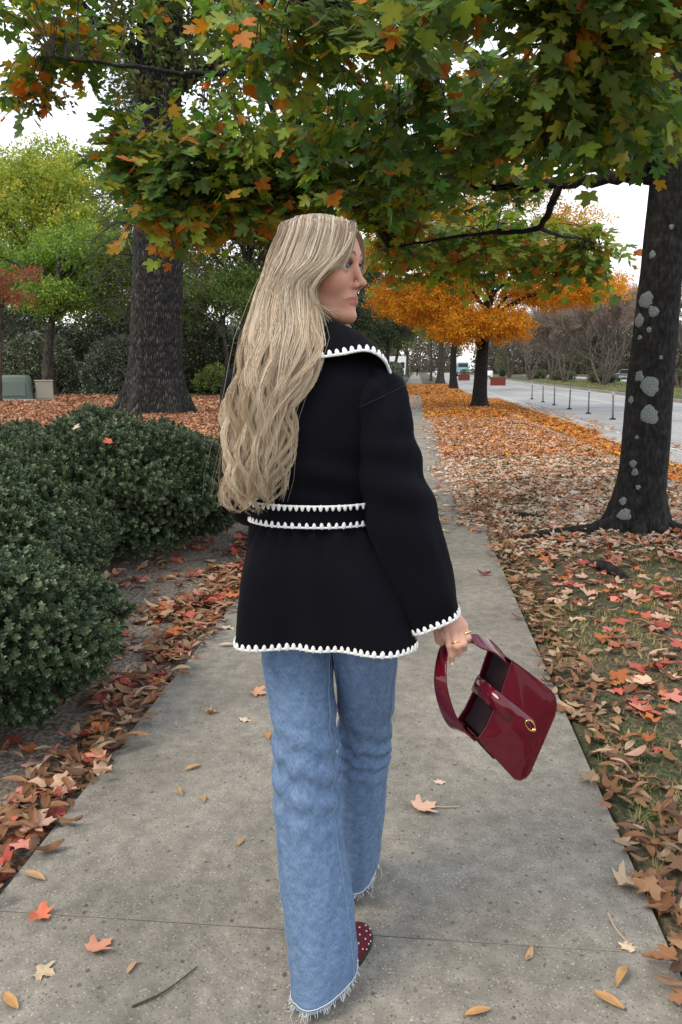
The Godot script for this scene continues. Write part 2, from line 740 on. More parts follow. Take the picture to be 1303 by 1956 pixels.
func make_leaf_meshes() -> void:
	# 0-3 maple blades (flat to curled), 4-6 narrow oak blades, unit length along +y, face along +z
	var half := [Vector2(0.0, 0.0), Vector2(0.14, -0.09), Vector2(0.30, -0.05), Vector2(0.47, 0.02), Vector2(0.40, 0.13), Vector2(0.42, 0.22), Vector2(0.60, 0.34), Vector2(0.62, 0.46), Vector2(0.66, 0.58), Vector2(0.50, 0.54), Vector2(0.38, 0.50), Vector2(0.22, 0.45), Vector2(0.24, 0.58), Vector2(0.31, 0.70), Vector2(0.20, 0.74), Vector2(0.12, 0.82), Vector2(0.0, 1.0)]
	for kind in 4:
		var mb := MB.new()
		var out := PackedVector2Array()
		for p in half:
			out.append(p)
		for k in range(half.size() - 2, 0, -1):
			out.append(Vector2(-half[k].x * (0.92 + 0.05 * kind), half[k].y + 0.03 * sin(k + kind)))
		var curl: float = [0.10, 0.25, 0.75, -0.6][kind]
		var fold: float = [0.12, 0.30, 0.45, 0.55][kind]
		var lift := func(p: Vector2) -> Vector3:
			var r := (p - Vector2(0, 0.4)).length()
			var w := fold * absf(p.x) * (0.6 + 0.4 * sin(p.y * 5.0 + kind)) + curl * r * r * (0.7 + 0.5 * sin(atan2(p.x, p.y - 0.4) * (2.0 + kind)))
			return Vector3(p.x, p.y - 0.05 * w, w)
		var ring := []
		var inner := []
		for p in out:
			var tone := rf(0.85, 1.12)
			ring.append(mb.add(lift.call(p), p, Color(tone, tone, tone)))
			var q := Vector2(0, 0.38).lerp(p, 0.5)
			inner.append(mb.add(lift.call(q) - Vector3(0, 0, 0.012), q, Color(0.97, 0.97, 0.97)))
		var m := mb.add(lift.call(Vector2(0, 0.38)) + Vector3(0, 0, -0.015), Vector2(0, 0.38))
		var n := ring.size()
		for k in n:
			var j := (k + 1) % n
			mb.quad(ring[k], inner[k], inner[j], ring[j])
			mb.tri(inner[k], m, inner[j])
		mb.tube(PackedVector3Array([Vector3(0, 0.02, 0), Vector3(0.02, -0.22, 0.05), Vector3(0.0, -0.42, 0.03)]), PackedFloat32Array([0.012, 0.01, 0.008]), 3, Color(0.8, 0.6, 0.5))
		leaf_meshes.append(mb.mesh())
	for kind in 3:
		var mb := MB.new()
		var n := 7
		for k in n:
			var t := k / (n - 1.0)
			var w: float = 0.015 + 0.155 * pow(sin(PI * clampf(t * 0.94 + 0.03, 0, 1)), 0.8) * [1.0, 0.8, 1.15][kind]
			var bend: float = [0.07, 0.19, -0.14][kind] * sin(PI * t) + 0.06 * kind * t * t
			var cup: float = [0.05, 0.10, 0.07][kind]
			var tw: float = [0.1, 0.9, -0.6][kind] * (t - 0.5)
			for s in [-1.0, -0.5, 0.0, 0.5, 1.0]:
				var o := Vector2(s * w, cup * absf(s)).rotated(tw)
				var sh := rf(0.82, 1.1) if absf(s) > 0.1 else 0.8
				mb.add(Vector3(o.x, t, bend + o.y), Vector2(s, t), Color(sh, sh, sh))
		mb.grid(0, n, 5)
		leaf_meshes.append(mb.mesh())
	# 7: sprig of small leaves for crowns seen from afar; 8: hedge sprig; 9: needle spray; 10: grass tuft; 11: bare twigs
	var mb := MB.new()
	for k in 9:
		leaf_card(mb, rand_dir() * rf(0.15, 0.55), rf(0.26, 0.40), 0.55, 0.12)
	leaf_meshes.append(mb.mesh())
	mb = MB.new()
	for k in 15:
		var t := k / 14.0
		var a := k * 2.4
		var dirn := Vector3(cos(a), 0.35 + 0.9 * t, sin(a)).normalized()
		var base := Vector3(0.05 * sin(t * 5.0), t * 0.6, 0.05 * cos(t * 4.0))
		oval(mb, base, dirn, rf(0.28, 0.40))
	leaf_meshes.append(mb.mesh())
	mb = MB.new()
	for k in 26:
		var t := k / 25.0
		var s := 1.0 if k % 2 == 0 else -1.0
		var base := Vector3(0, t, -0.25 * t * t)
		blade(mb, base, Vector3(s, 0.55, rf(-0.5, 0.2)).normalized(), rf(0.16, 0.28) * (1.15 - 0.6 * t), 0.16)
	leaf_meshes.append(mb.mesh())
	mb = MB.new()
	for k in 9:
		var a := rf(0, TAU)
		var lean := rf(0.2, 1.1)
		var h := rf(0.5, 1.0)
		var b := Vector3(rf(-0.3, 0.3), 0, rf(-0.3, 0.3))
		var d := Vector3(cos(a), 0, sin(a))
		var side := Vector3(-sin(a), 0, cos(a)) * 0.035
		var s := mb.v.size()
		for q in 4:
			var t := q / 3.0
			var p := b + d * lean * t * t * h + Vector3.UP * h * (t - 0.35 * lean * t * t)
			mb.add(p - side * (1.0 - t), Vector2(0, t))
			mb.add(p + side * (1.0 - t), Vector2(1, t))
		mb.grid(s, 4, 2)
	leaf_meshes.append(mb.mesh())
	mb = MB.new()
	for k in 6:
		var d := (Vector3(rf(-0.6, 0.6), 1.0, rf(-0.6, 0.6))).normalized()
		var p0 := Vector3(0, rf(0.0, 0.4), 0)
		var p1 := p0 + d * rf(0.4, 0.9)
		var p2 := p1 + (d + rand_dir() * 0.5).normalized() * 0.3
		mb.tube(PackedVector3Array([p0, p1, p2]), PackedFloat32Array([0.02, 0.013, 0.006]), 3)
	leaf_meshes.append(mb.mesh())


func leaf_card(mb: MB, at: Vector3, size: float, wide: float, fold: float) -> void:
	# one small pointed leaf of four triangles with a fold along its rib
	var y := rand_dir()
	var x := y.cross(rand_dir()).normalized()
	var z := x.cross(y)
	var g := rf(0.8, 1.15)
	var col := Color(g, g, g)
	var a := mb.add(at, Vector2.ZERO, col)
	var b := mb.add(at + (y * 0.45 + x * wide / 2 + z * fold) * size, Vector2.ZERO, col)
	var m := mb.add(at + y * 0.5 * size, Vector2.ZERO, col)
	var d := mb.add(at + (y * 0.45 - x * wide / 2 + z * fold) * size, Vector2.ZERO, col)
	var e := mb.add(at + y * size, Vector2.ZERO, col)
	mb.tri(a, b, m)
	mb.tri(b, e, m)
	mb.tri(a, m, d)
	mb.tri(d, m, e)


func oval(mb: MB, at: Vector3, y: Vector3, size: float) -> void:
	# a small rounded leaf, slightly cupped
	var x := y.cross(Vector3.UP if absf(y.y) < 0.95 else Vector3.RIGHT).normalized()
	var z := x.cross(y)
	var g := rf(0.75, 1.2)
	var col := Color(g, g, g)
	var s := mb.v.size()
	for p in [[0.0, 0.0], [0.24, 0.3], [0.27, 0.6], [0.15, 0.9], [0.0, 1.0], [-0.15, 0.9], [-0.27, 0.6], [-0.24, 0.3]]:
		mb.add(at + (x * p[0] + y * p[1] + z * 0.35 * absf(p[0])) * size, Vector2.ZERO, col)
	for k in range(1, 7):
		mb.tri(s, s + k, s + k + 1)


func blade(mb: MB, at: Vector3, y: Vector3, size: float, wide: float) -> void:
	var x := y.cross(Vector3.UP if absf(y.y) < 0.95 else Vector3.RIGHT).normalized()
	var g := rf(0.75, 1.2)
	var col := Color(g, g, g)
	var a := mb.add(at, Vector2.ZERO, col)
	var b := mb.add(at + (y * 0.5 + x * wide / 2) * size, Vector2.ZERO, col)
	var d := mb.add(at + (y * 0.5 - x * wide / 2) * size, Vector2.ZERO, col)
	var e := mb.add(at + y * size, Vector2.ZERO, col)
	mb.tri(a, b, e)
	mb.tri(a, e, d)


func trunk_loft(mb: MB, pts: PackedVector3Array, rad: PackedFloat32Array, sides: int, rough: float, flare: float, lobes: int, flare_h: float, ph := 0.0) -> void:
	# a trunk with buttress roots at its foot and ridged bark
	var s := mb.v.size()
	var y0 := pts[0].y
	for k in pts.size():
		for j in sides + 1:
			var a := TAU * (j % sides) / sides
			mb.add(trunk_point(pts[k], rad[k], a, pts[k].y - y0, rough, flare, lobes, flare_h, ph), Vector2(float(j) / sides * 2.0, pts[k].y))
	mb.grid(s, pts.size(), sides + 1, false)


func trunk_point(p: Vector3, r: float, a: float, h: float, rough: float, flare: float, lobes: int, flare_h: float, ph: float) -> Vector3:
	var f := pow(clampf(1.0 - h / flare_h, 0.0, 1.0), 2.6)
	var w := 0.35 + 0.65 * pow(0.5 + 0.5 * cos(lobes * a + ph + 0.8 * sin(a * 2.0 + ph)), 1.3)
	var rr := r * (1.0 + flare * f * w)
	var n := noise.get_noise_3d(cos(a) * r * 190.0, h * 22.0, sin(a) * r * 190.0) + 0.6 * noise.get_noise_3d(cos(a) * r * 420.0, h * 60.0, sin(a) * r * 420.0)
	rr += n * rough
	return p + Vector3(cos(a), 0, sin(a)) * rr


func limb(mb: MB, nodes: Array, p: Array, r0: float, r1: float, sides := 8, n := 0) -> PackedVector3Array:
	var m := n if n else p.size() * 5
	var pts := spline(p, m)
	for k in range(1, m - 1):
		pts[k] += rand_dir() * r0 * 0.25
	mb.tube(pts, taper(r0, r1, m, 0.8), sides, Color.WHITE, true)
	for q in pts:
		nodes.append(q)
	return pts


func nearest(nodes: Array, p: Vector3) -> Vector3:
	var best: Vector3 = nodes[0]
	var bd := 1e9
	for q in nodes:
		var d: float = p.distance_squared_to(q)
		if d < bd:
			bd = d
			best = q
	return best


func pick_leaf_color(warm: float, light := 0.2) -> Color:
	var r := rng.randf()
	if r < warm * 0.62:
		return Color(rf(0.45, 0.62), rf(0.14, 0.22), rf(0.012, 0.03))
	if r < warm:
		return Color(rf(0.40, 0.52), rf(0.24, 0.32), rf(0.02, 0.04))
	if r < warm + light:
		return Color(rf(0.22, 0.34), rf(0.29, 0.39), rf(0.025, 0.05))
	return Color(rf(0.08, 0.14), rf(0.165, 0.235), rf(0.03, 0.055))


func build_trees() -> void:
	near_maple()
	rng.seed = 202
	oak()
	orange_maple()
	background_trees()


func near_maple() -> void:
	var base := Vector3(1.89, 0.03, -6.82)
	var t := thing("maple_tree", "green maple with lichen-spotted dark trunk arching over the pavement, near the kerb", "tree", base)
	var ctr := [Vector3(1.89, -0.02, -6.82), Vector3(1.9, 0.34, -6.82), Vector3(1.92, 0.78, -6.82), Vector3(1.93, 1.43, -6.82), Vector3(1.95, 2.06, -6.82), Vector3(1.97, 2.7, -6.82), Vector3(1.98, 3.3, -6.84), Vector3(2.0, 4.2, -6.88), Vector3(2.02, 5.6, -6.95)]
	var rows := 110
	var pts := spline(ctr, rows)
	var rad := PackedFloat32Array()
	for p in pts:
		rad.append(lerpf(0.205, 0.155, clampf(p.y / 2.7, 0, 1)) if p.y < 2.7 else lerpf(0.155, 0.08, (p.y - 2.7) / 2.9))
	var mb := MB.new()
	trunk_loft(mb, pts, rad, 56, 0.011, 0.95, 5, 0.75, 0.4)
	part("trunk", mb.mesh(base), M.maple_bark, t)
	# surface roots
	var roots := [
		[Vector3(1.72, 0.13, -6.72), Vector3(1.5, 0.075, -6.66), Vector3(1.25, 0.035, -6.72), Vector3(0.98, 0.012, -6.64), Vector3(0.82, -0.03, -6.55), 0.085, 0.02],
		[Vector3(2.06, 0.14, -6.72), Vector3(2.3, 0.05, -6.6), Vector3(2.65, 0.015, -6.62), Vector3(2.95, -0.03, -6.7), 0.075, 0.02],
		[Vector3(1.85, 0.13, -6.63), Vector3(1.81, 0.04, -6.35), Vector3(1.75, -0.03, -6.15), 0.07, 0.025],
		[Vector3(2.0, 0.12, -6.64), Vector3(2.06, 0.04, -6.4), Vector3(2.12, -0.03, -6.2), 0.06, 0.025],
		[Vector3(1.30, -0.02, -5.75), Vector3(1.33, 0.035, -5.6), Vector3(1.37, 0.04, -5.42), Vector3(1.46, -0.02, -5.25), 0.045, 0.03],
		[Vector3(0.85, -0.02, -7.9), Vector3(1.0, 0.015, -7.7), Vector3(1.2, 0.015, -7.5), Vector3(1.38, -0.02, -7.3), 0.03, 0.022]]
	for r in roots:
		mb = MB.new()
		var rp: Array = r.slice(0, r.size() - 2)
		var n := rp.size() * 6
		var sp := spline(rp, n)
		for k in n:
			sp[k] += Vector3(rf(-0.008, 0.008), rf(-0.006, 0.006), rf(-0.008, 0.008))
		mb.tube(sp, taper(r[r.size() - 2], r[r.size() - 1], n), 12)
		part("root", mb.mesh(base), M.maple_bark, t)
	# lichen: height, sideways offset as seen from the pavement, radius
	for l in [[1.95, 0.095, 0.060], [1.86, 0.03, 0.045], [1.79, 0.13, 0.05], [1.72, 0.05, 0.022], [1.66, 0.11, 0.018], [1.27, 0.0, 0.075], [1.35, 0.09, 0.04], [1.04, -0.01, 0.072], [1.16, 0.14, 0.03], [0.64, 0.08, 0.032], [0.57, 0.06, 0.03], [0.22, 0.085, 0.045], [0.33, 0.11, 0.03], [2.3, 0.08, 0.03], [2.5, -0.04, 0.02], [0.45, 0.02, 0.02], [0.86, 0.07, 0.016], [1.50, -0.06, 0.016]]:
		var ax := sample_y(pts, l[0])
		var r0 := lerpf(0.205, 0.155, l[0] / 2.7)
		var to_eye := atan2(-ax.z, -ax.x)
		mb = MB.new()
		var n := 16
		var s := mb.v.size()
		var hh: float = l[0]
		for ring in [1.0, 0.86, 0.4]:
			for k in n + 1:
				var q := TAU * (k % n) / n
				var rr: float = l[2] * ring * (1.0 + 0.34 * noise.get_noise_2d(l[0] * 900.0 + cos(q) * 26.0, sin(q) * 26.0 + l[1] * 500.0) + 0.08 * sin(q * 3.0 + l[0] * 40.0))
				var ang: float = to_eye + (asin(clampf(l[1] / r0, -0.85, 0.85)) + cos(q) * rr / r0)
				var pp := trunk_point(ax + Vector3(0, sin(q) * rr * 1.1, 0), r0, ang, hh + sin(q) * rr * 1.1 + 0.02, 0.011, 0.95, 5, 0.75, 0.4)
				var outw := Vector3(cos(ang), 0, sin(ang))
				mb.add(pp + outw * (0.007 if ring < 0.95 else -0.004), Vector2(q, ring))
		mb.grid(s, 3, n + 1, false)
		var a0: float = to_eye + asin(clampf(l[1] / r0, -0.85, 0.85))
		mb.fan(s + 2 * (n + 1), n + 1, trunk_point(ax, r0, a0, hh + 0.02, 0.011, 0.95, 5, 0.75, 0.4) + Vector3(cos(a0), 0, sin(a0)) * 0.009, false)
		part("lichen_patch", mb.mesh(base), M.lichen, t)
	# limbs
	var nodes := []
	var lm := MB.new()
	var fork := Vector3(1.97, 2.75, -6.82)
	limb(lm, nodes, [fork, Vector3(1.80, 2.93, -6.86), Vector3(1.52, 2.94, -6.99), Vector3(1.15, 2.95, -7.12), Vector3(0.9, 2.93, -7.2), Vector3(0.5, 2.98, -7.4), Vector3(0.0, 3.0, -7.7)], 0.075, 0.018)
	limb(lm, nodes, [Vector3(1.17, 2.95, -7.11), Vector3(1.12, 2.78, -7.2), Vector3(1.02, 2.62, -7.39), Vector3(0.70, 2.63, -7.55), Vector3(0.24, 2.6, -7.7), Vector3(-0.3, 2.56, -7.9)], 0.04, 0.008)
	limb(lm, nodes, [Vector3(1.04, 2.63, -7.36), Vector3(1.3, 2.63, -7.8), Vector3(1.6, 2.68, -8.3), Vector3(1.9, 2.7, -8.9)], 0.022, 0.006)
	limb(lm, nodes, [Vector3(0.72, 2.64, -7.53), Vector3(0.7, 2.72, -8.1), Vector3(0.5, 2.75, -8.7), Vector3(0.2, 2.7, -9.2)], 0.022, 0.006)
	limb(lm, nodes, [Vector3(1.97, 2.85, -6.82), Vector3(1.86, 3.05, -6.76), Vector3(1.52, 3.02, -6.63), Vector3(1.13, 3.02, -6.46), Vector3(0.94, 3.05, -6.29), Vector3(0.73, 3.17, -6.11), Vector3(0.45, 3.39, -5.94), Vector3(0.22, 3.59, -5.77), Vector3(-0.2, 3.75, -5.5)], 0.105, 0.02)
	limb(lm, nodes, [Vector3(1.13, 3.03, -6.46), Vector3(0.81, 3.06, -6.55), Vector3(0.32, 3.02, -6.6), Vector3(-0.17, 2.93, -6.6), Vector3(-0.62, 2.80, -6.53), Vector3(-0.99, 2.75, -6.47), Vector3(-1.43, 2.80, -6.4), Vector3(-1.96, 2.84, -6.35), Vector3(-2.2, 2.85, -6.4)], 0.055, 0.008)
	limb(lm, nodes, [Vector3(1.98, 3.25, -6.84), Vector3(1.7, 3.38, -6.4), Vector3(1.44, 3.42, -6.0), Vector3(1.11, 3.42, -5.3), Vector3(0.79, 3.32, -4.6), Vector3(0.6, 3.25, -4.1)], 0.06, 0.012)
	limb(lm, nodes, [Vector3(0.75, 3.16, -6.12), Vector3(0.22, 3.34, -6.3), Vector3(-0.25, 3.38, -6.31), Vector3(-0.63, 3.56, -6.17), Vector3(-1.06, 3.56, -6.03), Vector3(-1.41, 3.45, -5.89), Vector3(-1.9, 3.45, -5.74), Vector3(-2.5, 3.5, -5.6)], 0.05, 0.008)
	limb(lm, nodes, [Vector3(0.22, 3.59, -5.77), Vector3(-0.3, 3.6, -5.3), Vector3(-0.8, 3.5, -4.9), Vector3(-1.2, 3.42, -4.6)], 0.03, 0.006)
	limb(lm, nodes, [Vector3(2.0, 4.2, -6.88), Vector3(1.2, 4.6, -6.9), Vector3(0.2, 4.75, -7.0), Vector3(-1.2, 4.7, -7.2), Vector3(-2.8, 4.6, -7.3)], 0.07, 0.012)
	limb(lm, nodes, [Vector3(2.0, 4.5, -6.9), Vector3(1.6, 5.0, -5.6), Vector3(1.2, 5.2, -4.4), Vector3(0.8, 5.0, -3.4)], 0.06, 0.012)
	limb(lm, nodes, [Vector3(2.0, 4.1, -6.9), Vector3(1.6, 4.6, -8.2), Vector3(1.0, 4.9, -9.6), Vector3(0.4, 4.9, -10.8)], 0.06, 0.012)
	limb(lm, nodes, [Vector3(1.98, 3.4, -6.84), Vector3(2.4, 3.7, -6.6), Vector3(3.2, 3.9, -6.3), Vector3(4.2, 4.0, -6.0)], 0.07, 0.012)
	limb(lm, nodes, [Vector3(2.0, 4.9, -6.9), Vector3(2.8, 5.3, -7.6), Vector3(3.8, 5.3, -8.4)], 0.05, 0.012)
	part("limbs", lm.mesh(base), M.maple_bark, t)
	# leaf masses: centre, half sizes, number of sprays, share of turned leaves
	var blobs := [
		[Vector3(-1.75, 2.97, -6.5), Vector3(0.72, 0.42, 0.7), 120, 0.13], [Vector3(-0.99, 3.05, -6.5), Vector3(0.75, 0.48, 0.7), 100, 0.10], [Vector3(-0.2, 3.0, -6.1), Vector3(0.75, 0.44, 0.8), 84, 0.10],
		[Vector3(0.49, 3.05, -5.6), Vector3(0.72, 0.36, 0.7), 70, 0.08], [Vector3(1.02, 2.98, -5.1), Vector3(0.46, 0.28, 0.6), 84, 0.05], [Vector3(0.3, 3.22, -4.5), Vector3(0.85, 0.28, 0.5), 52, 0.10],
		[Vector3(-0.63, 3.36, -5.0), Vector3(0.75, 0.26, 0.6), 50, 0.16], [Vector3(-1.12, 3.86, -6.0), Vector3(0.42, 0.24, 0.5), 24, 0.22], [Vector3(-2.6, 3.85, -6.0), Vector3(0.55, 0.30, 0.6), 36, 0.22],
		[Vector3(0.95, 3.2, -4.4), Vector3(0.5, 0.26, 0.4), 70, 0.12], [Vector3(-0.05, 2.60, -8.5), Vector3(0.62, 0.34, 0.6), 58, 0.20], [Vector3(0.84, 2.72, -8.9), Vector3(0.8, 0.40, 0.7), 78, 0.16],
		[Vector3(1.65, 2.62, -8.9), Vector3(0.6, 0.32, 0.5), 50, 0.14], [Vector3(-0.35, 2.98, -8.0), Vector3(0.45, 0.28, 0.6), 70, 0.40], [Vector3(0.1, 3.06, -7.4), Vector3(1.1, 0.26, 0.6), 70, 0.12],
		[Vector3(-2.40, 3.22, -6.5), Vector3(0.24, 0.24, 0.3), 20, 0.15], [Vector3(-1.85, 2.60, -6.5), Vector3(0.5, 0.12, 0.4), 42, 0.72], [Vector3(1.40, 3.05, -5.7), Vector3(0.34, 0.24, 0.4), 42, 0.06],
		[Vector3(-2.95, 3.5, -6.2), Vector3(0.28, 0.2, 0.3), 13, 0.55], [Vector3(-1.2, 2.66, -6.5), Vector3(0.4, 0.12, 0.3), 24, 0.3],
		[Vector3(-1.2, 4.7, -7.2), Vector3(1.9, 0.4, 1.1), 22, 0.2], [Vector3(0.6, 4.8, -7.2), Vector3(1.6, 0.5, 1.2), 25, 0.16], [Vector3(0.8, 4.9, -9.6), Vector3(1.5, 0.5, 1.5), 20, 0.2],
		[Vector3(1.2, 5.0, -4.6), Vector3(1.3, 0.4, 1.2), 45, 0.1], [Vector3(3.4, 4.4, -6.6), Vector3(1.3, 0.7, 1.4), 130, 0.12], [Vector3(2.2, 5.9, -7.0), Vector3(1.8, 0.7, 1.8), 70, 0.2]]
	var twigs := MB.new()
	var all := []
	for b in blobs:
		for k in b[2]:
			var d := rand_dir() * pow(rng.randf(), 0.38)
			var p: Vector3 = b[0] + d * b[1]
			var near := nearest(nodes, p)
			var away := p - near
			away.y *= 0.5
			if away.length() < 0.15:
				away = Vector3(rf(-1, 1), 0, rf(-1, 1))
			var dirn := (away.normalized() + Vector3(rf(-0.5, 0.5), rf(-0.35, 0.05), rf(-0.5, 0.5))).normalized()
			var ln := rf(0.22, 0.38)
			var p0 := p - dirn * ln * 0.5
			var tw := spline([near, near.lerp(p0, 0.5) + Vector3(0, 0.06, 0), p0, p + Vector3(0, 0.02, 0), p + dirn * ln * 0.5 - Vector3(0, 0.05, 0)], 9)
			if near.distance_to(p0) < 1.3:
				twigs.tube(tw, taper(0.006, 0.0018, 9), 3)
			var side := dirn.cross(Vector3.UP).normalized()
			for j in 10:
				var f := 0.45 + 0.55 * (j / 9.0)
				var at := tw[int(f * 8)]
				var s := 1.0 if j % 2 == 0 else -1.0
				var out := (side * s * rf(0.5, 1.0) + dirn * rf(0.2, 0.9) + Vector3(0, rf(-0.9, 0.05), 0)).normalized()
				var up := (Vector3.UP + rand_dir() * 0.6 + Vector3(0, 0, 0.35)).normalized()
				var size := rf(0.075, 0.125)
				all.append([turned(out, up, Vector3(size, size, size), at + out * 0.055), pick_leaf_color(b[3] * 0.72, 0.62 if b[0].z < -7.9 else 0.34), at.distance_to(Vector3(0, 1.38, 0))])  # far masses paler: yellowing leaves plus a lit look put into the colour
	part("twigs", twigs.mesh(base), M.twig, t).set_meta("kind", "stuff")
	# the leaves that show largest stand on their own
	var cam_b := Basis.from_euler(Vector3(deg_to_rad(-10.017), deg_to_rad(5.398), 0))
	var cand := []
	for k in all.size():
		var q: Vector3 = cam_b.inverse() * (all[k][0].origin - Vector3(0, 1.38, 0))
		if q.z < -1.0 and absf(q.x / q.z) < 0.425 and absf(q.y / q.z) < 0.64:
			cand.append([all[k][2] - 6.0 * all[k][0].basis.y.length(), k])
	cand.sort_custom(func(a, b): return a[0] < b[0])
	var single := {}
	var mats := {}
	for k in mini(300, cand.size()):
		single[cand[k][1]] = true
		var e: Array = all[cand[k][1]]
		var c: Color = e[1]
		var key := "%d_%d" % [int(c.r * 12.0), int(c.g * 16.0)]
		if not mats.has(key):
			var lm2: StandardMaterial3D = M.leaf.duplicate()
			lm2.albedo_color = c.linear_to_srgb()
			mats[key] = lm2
		var tr: Transform3D = e[0]
		tr.origin -= base
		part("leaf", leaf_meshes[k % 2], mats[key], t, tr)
	var sc := [Scatter.new(), Scatter.new()]
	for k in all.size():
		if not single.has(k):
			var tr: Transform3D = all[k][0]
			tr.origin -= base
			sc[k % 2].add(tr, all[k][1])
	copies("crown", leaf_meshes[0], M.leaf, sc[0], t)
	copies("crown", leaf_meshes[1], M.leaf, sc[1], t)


func sample_y(pts: PackedVector3Array, y: float) -> Vector3:
	for k in pts.size() - 1:
		if pts[k + 1].y >= y:
			return pts[k].lerp(pts[k + 1], (y - pts[k].y) / maxf(pts[k + 1].y - pts[k].y, 1e-4))
	return pts[pts.size() - 1]


func oak() -> void:
	var base := Vector3(-8.45, ground_y(-8.45, -24.9), -24.9)
	var t := thing("oak_tree", "massive grey oak trunk with flared foot in the leaf-covered lawn", "tree", base)
	var pts := spline([Vector3(-8.45, base.y - 0.1, -24.9), Vector3(-8.36, 0.92, -24.9), Vector3(-8.18, 3.2, -24.9), Vector3(-8.05, 5.57, -24.9), Vector3(-7.94, 7.85, -24.9), Vector3(-7.83, 10.06, -24.9), Vector3(-7.72, 12.2, -24.9), Vector3(-7.6, 16.0, -24.9)], 130)
	var rad := PackedFloat32Array()
	for p in pts:
		rad.append(lerpf(0.86, 0.66, clampf(p.y / 9.0, 0, 1)) if p.y < 12.0 else lerpf(0.66, 0.3, (p.y - 12.0) / 4.0))
	var mb := MB.new()
	trunk_loft(mb, pts, rad, 90, 0.035, 0.85, 7, 2.3, 1.1)
	part("trunk", mb.mesh(base), M.oak_bark, t)
	var nodes := []
	var lm := MB.new()
	for k in 9:
		var a := k * 2.4
		var y := 9.5 + k * 0.8
		var p := sample_y(pts, y)
		limb(lm, nodes, [p, p + Vector3(cos(a), 0.5, sin(a)) * 2.0, p + Vector3(cos(a), 0.6, sin(a)) * 4.5, p + Vector3(cos(a), 0.45, sin(a)) * 7.0], 0.25, 0.04)
	part("limbs", lm.mesh(base), M.oak_bark, t)
	var sc := Scatter.new()
	for k in 3000:
		var q: Vector3 = nodes[rng.randi_range(0, nodes.size() - 1)] + rand_dir() * rf(0.5, 2.6)
		if q.y < 9.0:
			continue
		sc.add(Transform3D(Basis(rand_dir(), rf(0, TAU)).scaled(Vector3.ONE * rf(0.4, 0.7)), q - base), Color(rf(0.07, 0.14), rf(0.11, 0.16), rf(0.02, 0.04)))
	copies("crown", leaf_meshes[7], M.leaf, sc, t)


# A broadleaf tree: trunk, limbs into leaf masses, and a crown of leafy sprigs
func leafy_tree(called: String, label: String, group: String, at: Vector3, tr: float, fork: float, cc: Vector3, cr: Vector3, masses: int, sprigs: int, size: float, pal: Array, bark := "far_bark", droop := 0.25, mesh_id := 7) -> Node3D:
	var t := thing(called, label, "tree", at, group)
	var mb := MB.new()
	var top := cc + Vector3(0, cr.y * 0.3, 0)
	var tp := spline([Vector3(0, -0.15, 0), Vector3(rf(-0.1, 0.1), fork * 0.5, rf(-0.1, 0.1)), Vector3(cc.x * 0.3, fork, cc.z * 0.3), Vector3(top.x * 0.8, lerpf(fork, top.y, 0.6), top.z * 0.8), top], 26)
	var rad := taper(tr, tr * 0.12, 26, 0.9)
	trunk_loft(mb, tp, rad, 14, tr * 0.06, 0.7, 5, fork * 0.4, rf(0, 6))
	part("trunk", mb.mesh(), M[bark], t)
	var nodes := []
	var lm := MB.new()
	var cen := []
	for k in masses:
		var d := rand_dir()
		d.y = d.y * 0.9 - 0.05
		var p := cc + d * cr * rf(0.45, 0.85)
		cen.append([p, rf(0.30, 0.52)])
		var start := sample_y(tp, clampf(rf(0.3, 0.9) * (p.y - fork) + fork * 0.9, fork * 0.85, top.y - 0.1))
		limb(lm, nodes, [start, start.lerp(p, 0.5) + Vector3(0, 0.12 * cr.y, 0), p], tr * rf(0.25, 0.45), tr * 0.05, 5, 8)
	part("limbs", lm.mesh(), M[bark], t)
	var sc := Scatter.new()
	for k in sprigs:
		var m: Array = cen[k % masses]
		var d := rand_dir() * pow(rng.randf(), 0.33)
		d.y = absf(d.y) * 1.1 - droop if rng.randf() < 0.6 else d.y
		var p: Vector3 = m[0] + d * cr * m[1]
		var col: Color = pal[rng.randi_range(0, pal.size() - 1)]
		var g := rf(0.75, 1.25)
		sc.add(Transform3D(Basis(rand_dir(), rf(0, TAU)).scaled(Vector3.ONE * size * rf(0.7, 1.3)), p), Color(col.r * g, col.g * g, col.b * g * rf(0.8, 1.2)))
	copies("crown", leaf_meshes[mesh_id], M.leaf, sc, t)
	return t


func conifer(label: String, at: Vector3, h: float, r: float, low: float, n: int, col: Color, group: String) -> void:
	var t := thing("conifer_tree", label, "tree", at, group)
	var mb := MB.new()
	mb.tube(spline([Vector3(0, -0.2, 0), Vector3(0.1, h * 0.5, 0), Vector3(0, h, 0)], 12), taper(h * 0.02, 0.03, 12), 9)
	part("trunk", mb.mesh(), M.far_bark, t)
	var lm := MB.new()
	var sc := Scatter.new()
	for k in n:
		var f := pow(k / float(n), 0.9)
		var y := lerpf(low, h * 0.98, f)
		var a := k * 2.39996 + rf(-0.3, 0.3)
		var ln := r * (1.0 - f * 0.85) * rf(0.7, 1.1)
		var d := Vector3(cos(a), 0, sin(a))
		var p := spline([Vector3(0, y, 0), Vector3(0, y + 0.05 * ln, 0) + d * ln * 0.5, Vector3(0, y - 0.28 * ln, 0) + d * ln], 7)
		lm.tube(p, taper(0.05, 0.012, 7), 4)
		for j in 13:
			var q := p[1 + j % 6].lerp(p[mini(6, 2 + j % 6)], rng.randf())
			var o := (d * 0.6 + Vector3(rf(-1, 1), rf(-0.8, 0.1), rf(-1, 1))).normalized()
			var g := rf(0.7, 1.3)
			var s := rf(0.55, 1.0)
			sc.add(turned(o, Vector3.UP, Vector3(s, s, s), q), Color(col.r * g, col.g * g, col.b * g))
	part("limbs", lm.mesh(), M.far_bark, t)
	copies("crown", leaf_meshes[9], M.leaf, sc, t)


